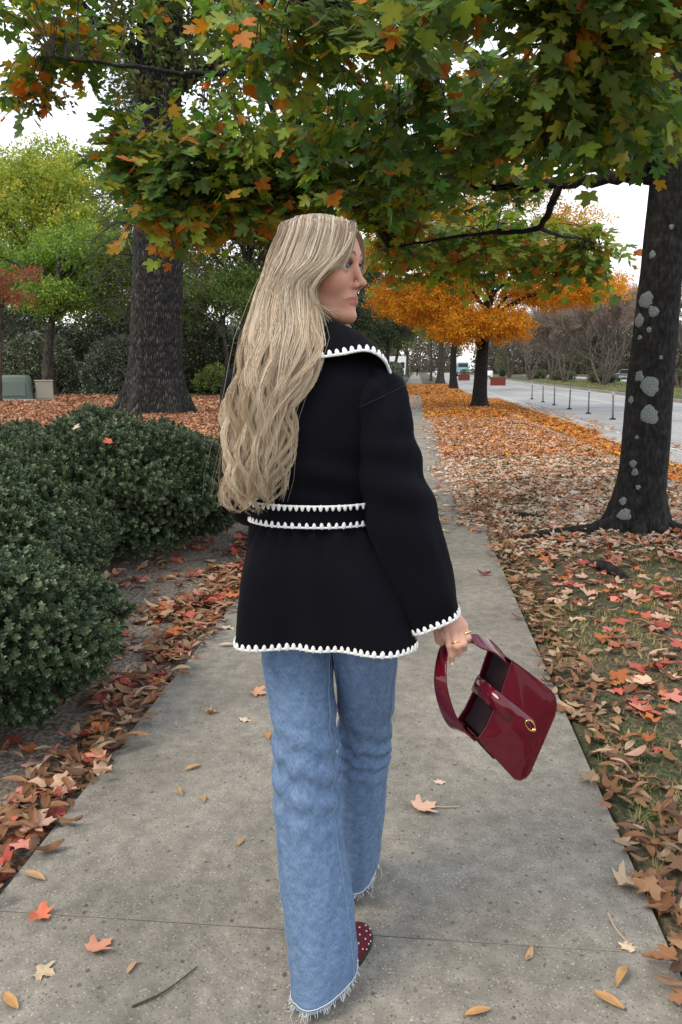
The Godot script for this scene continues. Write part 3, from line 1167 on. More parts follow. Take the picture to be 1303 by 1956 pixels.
func orange_maple() -> void:
	var at := Vector3(2.5, ground_y(2.5, -32.0), -32.0)
	var pal := [Color(0.72, 0.32, 0.018), Color(0.78, 0.41, 0.025), Color(0.66, 0.25, 0.015), Color(0.70, 0.44, 0.04), Color(0.5, 0.32, 0.03)]
	# two drooping skirts of orange either side of the trunk, greener and thinner higher up
	var t := thing("maple_tree", "glowing orange maple with dark trunk standing in the strip between pavement and road", "tree", at, "street maples along the verge")
	var mb := MB.new()
	var tp := spline([Vector3(0, -0.1, 0), Vector3(0.02, 1.0, 0), Vector3(0.08, 2.4, 0), Vector3(0.25, 4.2, 0), Vector3(0.4, 6.2, 0), Vector3(0.5, 9.0, 0)], 50)
	trunk_loft(mb, tp, taper(0.33, 0.08, 50, 0.9), 26, 0.02, 0.75, 5, 0.7, 0.2)
	part("trunk", mb.mesh(), M.maple_bark, t)
	var lm := MB.new()
	var nodes := []
	var masses := [[Vector3(-2.3, 3.9, 0.3), Vector3(1.7, 0.75, 1.8), 900, 0], [Vector3(-0.9, 3.1, 1.1), Vector3(1.2, 0.75, 1.3), 750, 0], [Vector3(0.6, 3.15, 1.3), Vector3(1.2, 0.6, 0.9), 620, 0], [Vector3(-2.9, 4.3, 0.0), Vector3(1.7, 0.8, 1.6), 700, 0], [Vector3(4.2, 4.6, 0.0), Vector3(1.4, 0.6, 1.4), 480, 0], [Vector3(3.2, 4.35, 0.2), Vector3(1.5, 0.55, 1.7), 650, 0], [Vector3(1.8, 4.4, -1.2), Vector3(1.5, 0.6, 1.4), 420, 0], [Vector3(-1.2, 4.8, -0.6), Vector3(2.0, 0.8, 1.8), 700, 0], [Vector3(2.6, 5.4, 0.4), Vector3(1.8, 0.7, 1.8), 420, 1], [Vector3(0.2, 6.1, 0.2), Vector3(2.4, 0.9, 2.0), 1000, 1], [Vector3(3.0, 6.9, 0.0), Vector3(1.6, 0.8, 1.7), 300, 1], [Vector3(-1.4, 7.2, 0.0), Vector3(1.9, 0.9, 1.9), 750, 1], [Vector3(1.0, 8.4, 0.0), Vector3(2.0, 1.0, 2.0), 600, 1], [Vector3(-3.4, 6.0, 0.3), Vector3(1.7, 0.9, 1.6), 600, 1]]
	var sc := Scatter.new()
	for m in masses:
		var c: Vector3 = m[0]
		var st := sample_y(tp, clampf(c.y - 1.2, 2.0, 8.0))
		limb(lm, nodes, [st, st.lerp(c, 0.5) + Vector3(0, 0.5, 0), c, c + (c - st).normalized() * Vector3(m[1].x, 0, m[1].z) * 0.7], 0.09, 0.02, 6)
		for k in int(m[2] * 1.6):
			var d := rand_dir()
			d *= pow(rng.randf(), 0.4) * (1.0 + 0.75 * noise.get_noise_3d(d.x * 24.0 + c.x * 40.0, d.y * 24.0, d.z * 24.0))
			var p: Vector3 = c + d * m[1]
			var col: Color = pal[rng.randi_range(0, 2 if m[3] == 0 else 4)]
			if m[3] == 1 and rng.randf() < 0.35:
				col = Color(0.34, 0.36, 0.035)
			var g := rf(0.8, 1.2)
			sc.add(Transform3D(Basis(rand_dir(), rf(0, TAU)).scaled(Vector3.ONE * rf(0.19, 0.34)), p), Color(col.r * g, col.g * g, col.b * g))
	part("limbs", lm.mesh(), M.maple_bark, t)
	copies("crown", leaf_meshes[7], M.leaf, sc, t)


func myrtle(at: Vector3, h: float, yaw: float, label: String, lean := 0.3) -> Node3D:
	# bare many-stemmed tree
	var t := thing("crepe_myrtle", label, "tree", at, "bare crepe myrtles on the median")
	t.rotation.y = yaw
	var mb := MB.new()
	var sc := Scatter.new()
	var stack := []
	for k in 5:
		var a := k * TAU / 5 + rf(-0.4, 0.4)
		stack.append([Vector3(cos(a), 0, sin(a)) * 0.15 - Vector3(0, 0.1, 0), (Vector3(cos(a), 0, sin(a)) * rf(lean * 0.5, lean * 1.6) + Vector3.UP).normalized(), h * rf(0.26, 0.34), h * 0.013, 0])
	while stack.size():
		var e: Array = stack.pop_back()
		var p: Vector3 = e[0]
		var d: Vector3 = e[1]
		var q: Vector3 = p + d * e[2]
		var mid: Vector3 = p.lerp(q, 0.5) + rand_dir() * e[2] * 0.09
		mb.tube(spline([p, mid, q], 6), taper(e[3], e[3] * 0.66, 6), 5)
		if e[4] < 4:
			for k in (3 if e[4] < 3 else 2):
				var nd := (d + rand_dir() * 0.62 + Vector3(0, 0.12, 0)).normalized()
				stack.append([q, nd, e[2] * rf(0.6, 0.85), e[3] * 0.6, e[4] + 1])
		if e[4] >= 3:
			for k in 2:
				var s: float = h * rf(0.07, 0.12)
				var g := rf(0.7, 1.2)
				sc.add(turned((d + rand_dir() * 0.7).normalized(), Vector3.UP, Vector3(s, s, s), p.lerp(q, rng.randf())), Color(0.25 * g, 0.19 * g, 0.155 * g))
	part("stems", mb.mesh(), M.myrtle_bark, t)
	copies("twigs", leaf_meshes[11], M.fine_twig, sc, t)
	return t


func on_ground(x: float, z: float) -> Vector3:
	return Vector3(x, ground_y(x, z), z)


func background_trees() -> void:
	var yg := [Color(0.36, 0.42, 0.05), Color(0.28, 0.37, 0.05), Color(0.46, 0.44, 0.06), Color(0.22, 0.30, 0.04)]
	var mid := [Color(0.10, 0.17, 0.04), Color(0.14, 0.22, 0.04), Color(0.075, 0.12, 0.035), Color(0.18, 0.24, 0.05)]
	var dark := [Color(0.045, 0.07, 0.035), Color(0.06, 0.085, 0.04), Color(0.035, 0.055, 0.03)]
	var olive := [Color(0.26, 0.24, 0.05), Color(0.18, 0.19, 0.045), Color(0.34, 0.27, 0.05), Color(0.13, 0.15, 0.04)]
	var pale := [Color(0.17, 0.20, 0.13), Color(0.24, 0.27, 0.17), Color(0.11, 0.14, 0.09)]
	var red := [Color(0.34, 0.07, 0.045), Color(0.42, 0.11, 0.07), Color(0.25, 0.10, 0.06), Color(0.20, 0.14, 0.06)]
	var gl := "trees in the park behind the lawn"
	leafy_tree("broadleaf_tree", "tall yellow-green tree behind the utility cabinets", gl, on_ground(-27.0, -55.0), 0.45, 4.0, Vector3(0.5, 11.0, 0), Vector3(8.0, 6.0, 6.0), 22, 6500, 0.66, yg)
	leafy_tree("broadleaf_tree", "small spreading green tree with forked dark trunk beside the utility cabinets", gl, on_ground(-18.6, -39.0), 0.36, 3.4, Vector3(1.0, 6.3, 0), Vector3(5.4, 2.9, 3.5), 20, 3800, 0.44, [Color(0.20, 0.32, 0.05), Color(0.13, 0.23, 0.05), Color(0.27, 0.38, 0.06)])
	conifer("dark drooping conifer in front of the yellow-green tree", on_ground(-12.7, -37.0), 16.0, 3.6, 4.2, 130, Color(0.085, 0.11, 0.06), gl)
	leafy_tree("red_leaf_tree", "low tree with reddish pink leaves at the picture's left border", gl, on_ground(-16.9, -31.0), 0.1, 1.6, Vector3(0.5, 4.6, 0), Vector3(1.9, 1.1, 1.5), 9, 420, 0.3, red)
	leafy_tree("broadleaf_tree", "olive-yellow tree whose crown shows just right of the oak trunk", gl, on_ground(-10.4, -46.0), 0.32, 3.6, Vector3(1.0, 9.8, 0), Vector3(5.6, 4.8, 4.0), 20, 5200, 0.52, olive)
	leafy_tree("broadleaf_tree", "thin dark-stemmed green tree between the oak and the walking woman", gl, on_ground(-10.2, -43.0), 0.2, 2.4, Vector3(-0.5, 5.4, 0), Vector3(2.8, 2.2, 2.2), 11, 1100, 0.4, mid)
	leafy_tree("oak_tree", "second big oak with its trunk showing behind the woman's head", gl, on_ground(-4.9, -30.5), 0.36, 7.5, Vector3(0, 14.0, 0), Vector3(5.5, 4.0, 5.0), 14, 800, 0.5, olive, "oak_bark")
	leafy_tree("broadleaf_tree", "dark evergreen tree closing the view behind the oak trunk", gl, on_ground(-20.0, -66.0), 0.4, 2.0, Vector3(0, 6.5, 0), Vector3(7.0, 6.0, 4.0), 16, 3000, 0.62, dark)
	leafy_tree("broadleaf_tree", "dark evergreen mass far behind the small spreading tree", gl, on_ground(-33.0, -62.0), 0.4, 2.0, Vector3(0, 6.0, 0), Vector3(8.0, 5.5, 4.0), 16, 2800, 0.65, dark)
	leafy_tree("broadleaf_tree", "mid-green tree far behind the second oak", gl, on_ground(-12.5, -76.0), 0.4, 3.0, Vector3(0, 9.0, 0), Vector3(6.5, 7.5, 4.0), 16, 2900, 0.62, mid)
	leafy_tree("broadleaf_tree", "dull green tree over the far clipped hedge", gl, on_ground(-6.2, -82.0), 0.42, 3.0, Vector3(0, 8.0, 0), Vector3(4.4, 5.2, 4.0), 14, 2500, 0.6, [Color(0.09, 0.11, 0.06), Color(0.12, 0.14, 0.07), Color(0.07, 0.09, 0.05)])
	leafy_tree("broadleaf_tree", "tree with yellowing tips leaning over the far end of the pavement", gl, on_ground(-3.4, -120.0), 0.4, 3.2, Vector3(1.4, 8.5, 0), Vector3(5.0, 5.0, 4.0), 14, 2100, 0.7, [Color(0.16, 0.17, 0.07), Color(0.10, 0.12, 0.06), Color(0.24, 0.22, 0.08)])
	leafy_tree("broadleaf_tree", "tall grey-green tree behind the woman's collar", gl, on_ground(-9.0, -105.0), 0.45, 3.0, Vector3(0, 11.0, 0), Vector3(7.0, 8.0, 4.0), 15, 2500, 0.8, [Color(0.08, 0.10, 0.06), Color(0.10, 0.115, 0.07)])
	leafy_tree("broadleaf_tree", "dark green tree left of the far pavement, above the clipped hedge", gl, on_ground(-3.6, -100.0), 0.4, 3.0, Vector3(0, 7.0, 0), Vector3(3.4, 4.6, 3.5), 13, 2000, 0.6, dark)
	leafy_tree("broadleaf_tree", "grey-green tree closing the far end of the pavement", gl, on_ground(-1.8, -150.0), 0.4, 3.0, Vector3(0, 8.5, 0), Vector3(5.0, 6.0, 4.0), 13, 1900, 0.8, [Color(0.10, 0.12, 0.07), Color(0.13, 0.15, 0.08)])
	# street maples beyond the orange one
	var gs := "street maples along the verge"
	var op := [Color(0.52, 0.27, 0.03), Color(0.44, 0.30, 0.04), Color(0.32, 0.27, 0.05)]
	leafy_tree("maple_tree", "second street maple, its bare dark trunk just left of the orange one", gs, on_ground(2.75, -60.0), 0.31, 4.5, Vector3(0.3, 8.0, 0), Vector3(4.6, 3.0, 3.5), 13, 1500, 0.5, op, "maple_bark")
	leafy_tree("maple_tree", "third street maple with brownish trunk farther along the verge", gs, on_ground(2.5, -86.0), 0.42, 4.8, Vector3(0.2, 8.6, 0), Vector3(4.8, 3.4, 3.5), 13, 1300, 0.6, op)
	leafy_tree("maple_tree", "thin farthest street maple at the end of the verge", gs, on_ground(1.75, -98.0), 0.16, 4.2, Vector3(-0.2, 6.4, 0), Vector3(3.0, 2.0, 2.5), 10, 600, 0.5, [Color(0.30, 0.30, 0.06), Color(0.4, 0.3, 0.05)])
	# bare trees of the median and beyond
	myrtle(on_ground(17.2, -76.0), 9.6, 0.3, "wide bare tree with leaning pale stems left of the near maple trunk", 0.42)
	myrtle(on_ground(16.6, -92.0), 9.6, 1.9, "bare brown tree behind the first flexible post")
	myrtle(on_ground(15.6, -112.0), 10.0, 3.1, "bare tree over the short row of flexible posts")
	myrtle(on_ground(15.2, -134.0), 10.5, 4.4, "far bare tree above the red planter box")
	myrtle(on_ground(16.5, -160.0), 11.0, 5.2, "farthest bare tree right of the white van")
	myrtle(on_ground(21.0, -66.0), 9.0, 2.4, "bare tree partly hidden behind the near maple trunk")
	myrtle(on_ground(22.5, -98.0), 10.5, 0.9, "tall bare tree at the back of the median")
	myrtle(on_ground(21.0, -128.0), 11.5, 1.2, "dense bare tree behind the median row")
	var gr := "trees across the road"
	leafy_tree("broadleaf_tree", "green evergreen across the road beside the near maple trunk", gr, on_ground(36.0, -92.0), 0.3, 1.5, Vector3(0, 4.0, 0), Vector3(5.0, 3.6, 3.0), 12, 1200, 0.7, dark)
	leafy_tree("broadleaf_tree", "olive tree right of the near maple trunk, across the road", gr, on_ground(36.0, -74.0), 0.35, 3.0, Vector3(0, 7.0, 0), Vector3(4.6, 4.0, 3.0), 12, 1300, 0.6, olive)
	leafy_tree("broadleaf_tree", "greyish tree far down the road behind the bare trees", gr, on_ground(38.0, -170.0), 0.4, 2.0, Vector3(0, 8.0, 0), Vector3(12.0, 6.5, 5.0), 14, 1900, 1.1, [Color(0.16, 0.14, 0.11), Color(0.13, 0.13, 0.09), Color(0.10, 0.12, 0.07)])
	# what closes the horizon
	var sc := Scatter.new()
	for k in 22000:
		var x := rf(-170, 150)
		var z := -215.0 - rf(0, 45) + absf(x) * 0.25
		if absf(x - 6.0) < 11.0:
			z -= 90.0
		var top := (13.0 if x < -8.0 else 12.0) + 4.5 * noise.get_noise_1d(x * 4.0) + 1.5 * noise.get_noise_1d(x * 23.0)
		if absf(x - 6.0) < 11.0:
			top *= 1.7
		var y := pow(rng.randf(), 1.25)
		var g := rf(0.7, 1.3)
		var col := Color(0.135, 0.115, 0.09) if x > -8.0 else Color(0.085, 0.10, 0.06)
		sc.add(Transform3D(Basis(rand_dir(), rf(0, TAU)).scaled(Vector3.ONE * rf(1.8, 3.0)), Vector3(x, elev(z) + y * top, z)), Color(col.r * g, col.g * g, col.b * g))
	var far := copies("distant_woods", leaf_meshes[7], M.leaf, sc, self)
	tag(far, "hazy belt of distant woods along the horizon", "woods")


func shrub(called: String, label: String, group: String, c: Vector3, r: Vector3, n: int, leaf: float, pal: Array, boxy := 0.0, seed_off := 0.0, mesh_id := 8) -> Node3D:
	# a dense rounded bush: stems, a dark twiggy core and sprigs of small leaves over it
	var base := Vector3(c.x, ground_y(c.x, c.z), c.z)
	var t := thing(called, label, "hedge" if boxy > 0.0 else "bush", base, group)
	var surf := func(d: Vector3) -> float:
		var k := 1.0 + 0.16 * noise.get_noise_3d(d.x * 38.0 + seed_off, d.y * 38.0, d.z * 38.0) + 0.46 * noise.get_noise_3d(d.x * 17.0 + seed_off, d.y * 14.0, d.z * 14.0)
		if boxy > 0.0:
			k *= lerpf(1.0, 1.0 / maxf(maxf(absf(d.x), absf(d.y)), absf(d.z)), boxy)
		return k
	var mb := MB.new()
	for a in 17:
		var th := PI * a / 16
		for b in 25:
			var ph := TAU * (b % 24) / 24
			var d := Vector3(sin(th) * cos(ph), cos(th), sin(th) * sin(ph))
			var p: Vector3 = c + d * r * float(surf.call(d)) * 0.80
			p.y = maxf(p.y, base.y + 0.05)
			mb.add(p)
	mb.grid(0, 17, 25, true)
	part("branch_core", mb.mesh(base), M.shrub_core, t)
	mb = MB.new()
	for k in 7:
		var a := rf(0, TAU)
		var p0 := base + Vector3(cos(a) * r.x * 0.35, -0.05, sin(a) * r.z * 0.35)
		mb.tube(spline([p0, p0 + Vector3(cos(a) * 0.08, r.y * 0.5, sin(a) * 0.08), p0 + Vector3(cos(a) * 0.3, r.y, sin(a) * 0.3) * Vector3(r.x, 1, r.z)], 7), taper(0.02, 0.009, 7), 5)
	part("stems", mb.mesh(base), M.twig, t)
	var sc := Scatter.new()
	var tries := 0
	while sc.n < n and tries < n * 3:
		tries += 1
		var d := rand_dir()
		if d.y < -0.75:
			continue
		var dep := rng.randf()
		var p: Vector3 = c + d * r * float(surf.call(d)) * (1.03 - 0.26 * dep * dep)
		if p.y < base.y + 0.07:
			continue
		var out := (d / r).normalized()
		var g := rf(0.65, 1.3)
		var col: Color = pal[rng.randi_range(0, pal.size() - 1)]
		var s := leaf * rf(0.75, 1.3)
		sc.add(turned((out + rand_dir() * 0.75 + Vector3(0, 0.35, 0)).normalized(), rand_dir(), Vector3(s, s, s), p - base), Color(col.r * g, col.g * g, col.b * g))
	copies("foliage", leaf_meshes[mesh_id], M.shrub_leaf, sc, t)
	return t


func build_shrubs() -> void:
	var box := [Color(0.07, 0.105, 0.05), Color(0.105, 0.145, 0.07), Color(0.055, 0.085, 0.042), Color(0.15, 0.19, 0.105)]
	var g := "clipped evergreen bushes beside the pavement"
	shrub("evergreen_bush", "nearest low evergreen bush at the pavement's left, dirt under its edge", g, Vector3(-2.07, 0.39, -3.0), Vector3(0.68, 0.42, 0.9), 24000, 0.050, box, 0.0, 3.0)
	shrub("evergreen_bush", "small low evergreen bush in the dip between the two larger ones", g, Vector3(-2.42, 0.36, -4.5), Vector3(0.52, 0.36, 0.6), 9000, 0.054, box, 0.0, 31.0)
	shrub("evergreen_bush", "broad evergreen bush beside the woman's long hair, in front of the oak", g, Vector3(-2.45, 0.47, -6.25), Vector3(1.0, 0.50, 1.05), 18000, 0.060, box, 0.0, 63.0)
	shrub("evergreen_bush", "evergreen bush behind the nearest one at the picture's left border", g, Vector3(-3.35, 0.46, -5.1), Vector3(0.95, 0.44, 0.95), 10000, 0.064, box, 0.0, 97.0)
	shrub("evergreen_bush", "farthest evergreen bush of the row, in front of the utility cabinets", g, Vector3(-3.95, 0.42, -7.1), Vector3(1.0, 0.46, 1.0), 8500, 0.068, box, 0.0, 131.0)
	var dk := [Color(0.05, 0.07, 0.04), Color(0.07, 0.09, 0.045), Color(0.04, 0.055, 0.035)]
	shrub("clipped_hedge", "dark clipped hedge along the far end of the pavement", "", Vector3(-2.9, 1.05, -82.0), Vector3(1.15, 0.95, 19.0), 5000, 0.42, [Color(0.075, 0.10, 0.06), Color(0.10, 0.125, 0.075), Color(0.055, 0.075, 0.05)], 0.8, 11.0, 7)
	var gb := "shrubs under the park trees"
	var pale := [Color(0.17, 0.20, 0.14), Color(0.24, 0.27, 0.19), Color(0.10, 0.125, 0.08)]
	shrub("woodland_shrub", "pale grey-green shrub right of the small forked tree", gb, Vector3(-15.9, 1.5, -42.0), Vector3(2.2, 1.7, 1.5), 1500, 0.42, pale, 0.0, 17.0, 7)
	shrub("woodland_shrub", "pale green shrub behind the utility cabinets", gb, Vector3(-21.6, 1.6, -44.0), Vector3(2.3, 1.8, 1.5), 1400, 0.42, [Color(0.12, 0.15, 0.09), Color(0.17, 0.20, 0.12), Color(0.08, 0.10, 0.06)], 0.0, 27.0, 7)
	shrub("woodland_shrub", "dark green shrub left of the oak trunk", gb, Vector3(-13.0, 1.8, -48.0), Vector3(2.8, 3.0, 1.6), 1900, 0.48, dk, 0.0, 37.0, 7)
	shrub("woodland_shrub", "dark shrub right of the oak trunk", gb, Vector3(-9.9, 1.8, -52.0), Vector3(2.8, 2.9, 1.6), 1900, 0.48, dk, 0.0, 47.0, 7)
	shrub("woodland_shrub", "bright yellow-green shrub between the oak trunk and the woman", gb, Vector3(-11.6, 0.9, -45.0), Vector3(1.0, 0.8, 0.9), 420, 0.34, [Color(0.24, 0.30, 0.05), Color(0.16, 0.22, 0.05)], 0.0, 57.0, 7)
	shrub("woodland_shrub", "dark shrub hidden mostly behind the woman's hair", gb, Vector3(-6.4, 1.8, -58.0), Vector3(2.8, 3.0, 1.6), 1900, 0.48, dk, 0.0, 67.0, 7)
	shrub("woodland_shrub", "broad dark shrub far behind the small forked tree", gb, Vector3(-18.4, 2.0, -50.0), Vector3(3.6, 3.3, 1.6), 2300, 0.52, dk, 0.0, 77.0, 7)
	shrub("woodland_shrub", "dark shrub at the picture's left border behind the cabinets", gb, Vector3(-25.4, 2.0, -48.0), Vector3(3.2, 3.2, 1.6), 1300, 0.5, dk, 0.0, 87.0, 7)
	# low plants on the median
	var gm := "low shrubs on the median"
	var spots := [[19.0, -84.0, "rounded shrub under the wide bare tree on the median"], [18.4, -104.0, "low shrub under the second bare tree on the median"], [18.0, -122.0, "low shrub under the third bare tree on the median"], [23.2, -74.0, "shrub on the median right beside the near maple trunk"]]
	for k in spots.size():
		var s: Array = spots[k]
		shrub("median_shrub", s[2], gm, Vector3(s[0], 0.6 + elev(s[1]), s[1]), Vector3(1.4, 0.75, 1.1), 420, 0.34, [Color(0.10, 0.12, 0.06), Color(0.16, 0.15, 0.09), Color(0.07, 0.09, 0.05)], 0.0, 7.0 * k, 7)


func build_litter() -> void:
	var brown := [Color(0.20, 0.105, 0.055), Color(0.28, 0.15, 0.075), Color(0.13, 0.07, 0.045), Color(0.38, 0.26, 0.16), Color(0.24, 0.11, 0.05), Color(0.30, 0.20, 0.12)]
	var mapl := [Color(0.46, 0.10, 0.065), Color(0.52, 0.20, 0.15), Color(0.50, 0.30, 0.22), Color(0.42, 0.13, 0.04), Color(0.55, 0.36, 0.25), Color(0.36, 0.07, 0.05), Color(0.45, 0.30, 0.16)]
	var oran := [Color(0.56, 0.22, 0.03), Color(0.52, 0.17, 0.03), Color(0.60, 0.31, 0.05), Color(0.42, 0.15, 0.035), Color(0.38, 0.2, 0.09)]
	var sc := []
	for k in 7:
		sc.append(Scatter.new())
	var near := []
	# each patch: x range, z range, leaves, sizes, palette, share of maple leaves, mound, thinning to one side
	var patches := [
		[-1.50, -1.07, -1.2, -4.2, 1500, 0.045, 0.09, "drift", 0.15, 0.035], [-1.62, -1.07, -4.2, -9.0, 2600, 0.055, 0.10, "drift", 0.2, 0.035], [-2.3, -1.4, -1.4, -9.0, 620, 0.05, 0.09, "drift", 0.3, 0.006],
		[0.62, 0.86, -1.0, -9.0, 1150, 0.04, 0.08, "verge_edge", 0.25, 0.022], [0.9, 3.1, -1.4, -7.0, 2300, 0.045, 0.095, "verge", 0.5, 0.012], [0.62, 3.1, -6.0, -13.0, 6000, 0.06, 0.10, "verge_far", 0.5, 0.012], [0.2, 0.7, -6.8, -40.0, 1100, 0.05, 0.09, "verge_far", 0.5, 0.005], [0.42, 0.85, -7.2, -26.0, 1900, 0.05, 0.09, "verge_far", 0.5, 0.006], [-1.06, 0.3, -6.6, -30.0, 520, 0.035, 0.06, "verge_far", 0.5, 0.003], [-1.0, 0.5, -30.0, -50.0, 420, 0.06, 0.1, "orange", 0.8, 0.004], [-16.0, -9.0, -8.0, -16.0, 5000, 0.1, 0.14, "lawn", 0.4, 0.015], [-32.0, -16.0, -16.0, -28.0, 9000, 0.14, 0.2, "lawn", 0.4, 0.02], [-1.3, -0.9, -7.5, -30.0, 1400, 0.05, 0.09, "verge_far", 0.4, 0.006],
		[0.5, 3.1, -13.0, -24.0, 12500, 0.07, 0.12, "mix", 0.6, 0.015], [0.35, 3.13, -24.0, -48.0, 15500, 0.10, 0.16, "orange", 0.8, 0.02], [-1.0, 3.1, -48.0, -75.0, 5000, 0.14, 0.22, "orange", 0.8, 0.02],
		[3.31, 4.3, -8.0, -20.0, 3600, 0.07, 0.11, "orange", 0.8, 0.012], [3.31, 4.6, -20.0, -45.0, 5000, 0.09, 0.14, "orange", 0.8, 0.012], [4.3, 5.6, -10.0, -40.0, 500, 0.07, 0.11, "orange", 0.8, 0.004], [5.9, 6.8, -22.0, -48.0, 1500, 0.07, 0.12, "drift", 0.3, 0.012],
		[-9.0, -1.2, -8.0, -16.0, 15000, 0.08, 0.12, "lawn", 0.4, 0.015], [-16.0, -1.2, -16.0, -28.0, 24000, 0.11, 0.16, "lawn", 0.4, 0.02], [-27.0, -1.5, -28.0, -41.0, 17000, 0.15, 0.22, "lawn", 0.4, 0.02]]
	for p in patches:
		for k in p[4]:
			var x := rf(p[0], p[1])
			var z := rf(p[3], p[2])
			var cl := noise.get_noise_2d(x * 30.0, z * 30.0)
			var kind: String = p[7]
			if kind == "verge" and cl < -0.05 and rng.randf() < 0.5:
				continue
			if kind == "drift" and p[0] > -2.0:
				# the drift thickens and thins along its length
				var e: float = (PAVE_L + 0.02 - x) / (PAVE_L + 0.02 - p[0])
				if e > 0.62 + 0.55 * noise.get_noise_1d(z * 24.0):
					continue
			if z < -1.8 and z > -75.0 and Vector2(x - 1.9, z + 6.82).length() < 0.36:
				continue
			var is_maple: bool = rng.randf() < p[8]
			var id := rng.randi_range(0, 3) if is_maple else rng.randi_range(4, 6)
			var col: Color
			match kind:
				"orange":
					col = oran[rng.randi_range(0, 4)]
				"lawn":
					col = [Color(0.46, 0.22, 0.11), Color(0.38, 0.16, 0.08), Color(0.52, 0.30, 0.18), Color(0.30, 0.13, 0.07), Color(0.44, 0.25, 0.14)][rng.randi_range(0, 4)]
				"mix":
					col = (oran if rng.randf() < 0.3 else [Color(0.52, 0.33, 0.22), Color(0.46, 0.22, 0.13), Color(0.56, 0.42, 0.31), Color(0.44, 0.16, 0.07), Color(0.40, 0.28, 0.18)])[rng.randi_range(0, 4)]
				"verge_far":
					col = [Color(0.56, 0.41, 0.30), Color(0.62, 0.49, 0.38), Color(0.46, 0.30, 0.19), Color(0.50, 0.21, 0.10), Color(0.44, 0.33, 0.22)][rng.randi_range(0, 4)]
				"verge_edge":
					col = brown[rng.randi_range(0, 5)]
				_:
					col = (mapl if is_maple else brown)[rng.randi_range(0, 5)]
			var gs := rf(0.75, 1.2)
			col = Color(col.r * gs, col.g * gs, col.b * gs)
			var y := ground_y(x, z)
			if x > 3.3 and x < 13.2:
				y = elev(z) - 0.125
			if x > PAVE_L and x < PAVE_R:
				y = elev(z) + 0.004
			y += rng.randf() * p[9] + 0.006
			var size := rf(p[5], p[6]) * (1.1 if id >= 4 else 1.0)
			var tilt := rf(0.0, 0.42) if p[9] > 0.005 else rf(0, 0.2)
			var a := rf(0, TAU)
			var up := Vector3(sin(tilt) * cos(a), cos(tilt), sin(tilt) * sin(a))
			if rng.randf() < 0.35:
				up = -up
			var b := rf(0, TAU)
			var tr := turned(Vector3(cos(b), 0, sin(b)) - up * up.dot(Vector3(cos(b), 0, sin(b))), up, Vector3.ONE * size, Vector3(x, y + size * 0.12, z))
			if z > -4.6 and (kind == "drift" or kind == "verge" or kind == "verge_edge"):
				near.append([size / maxf(0.5, -z), id, tr, col, kind])
			else:
				sc[id].add(tr, col)
	near.sort_custom(func(a, b): return a[0] > b[0])
	var mats := {}
	var singles := 0
	var cam_b := Basis.from_euler(Vector3(deg_to_rad(-10.017), deg_to_rad(5.398), 0))
	for e in near:
		var q: Vector3 = cam_b.inverse() * (e[2].origin - Vector3(0, 1.38, 0))
		var seen: bool = q.z < -0.5 and absf(q.x / q.z) < 0.43 and absf(q.y / q.z) < 0.645 and not (e[2].origin.x < -1.52)
		if singles < 270 and seen:
			singles += 1
			var c: Color = e[3]
			var tone := "brown"
			if c.r > 0.3 and c.g < c.r * 0.34:
				tone = "red"
			elif c.r > 0.3 and c.b > c.r * 0.3:
				tone = "pale pinkish"
			var key := "%s%d_%d" % [tone, int(c.r * 9.0), int(c.g * 12.0)]
			if not mats.has(key):
				var dm: StandardMaterial3D = M.dry_leaf.duplicate()
				dm.albedo_color = c.linear_to_srgb()
				mats[key] = dm
			var z0: float = e[2].origin.z
			var where := "on the grass right of the handbag"
			if e[4] == "drift":
				where = "at the drift's near end, lower left" if z0 > -2.1 else ("in the drift below the nearest bush" if z0 > -2.9 else "in the drift left of the coat's hem")
			elif e[4] == "verge_edge":
				where = "at the pavement's right edge, lower right corner" if z0 > -2.1 else "at the pavement's right edge beside the handbag"
			var shape: String = "maple" if e[1] < 4 else "oblong"
			var o := part("fallen_leaf", leaf_meshes[e[1]], mats[key], self, e[2])
			tag(o, "fallen %s %s leaf %s" % [tone, shape, where], "leaf", "%s %s leaves lying %s" % [tone, shape, where])
		else:
			sc[e[1]].add(e[2], e[3])
	for k in 7:
		var o := copies("leaf_litter", leaf_meshes[k], M.dry_leaf, sc[k], self)
		tag(o, ["carpet of flat fallen maple leaves", "carpet of slightly curled maple leaves", "carpet of cupped dry maple leaves", "carpet of rolled dry maple leaves", "carpet of narrow dry oak leaves", "carpet of twisted narrow leaves", "carpet of broad oblong dry leaves"][k] + " over lawn and verge", "leaf litter")
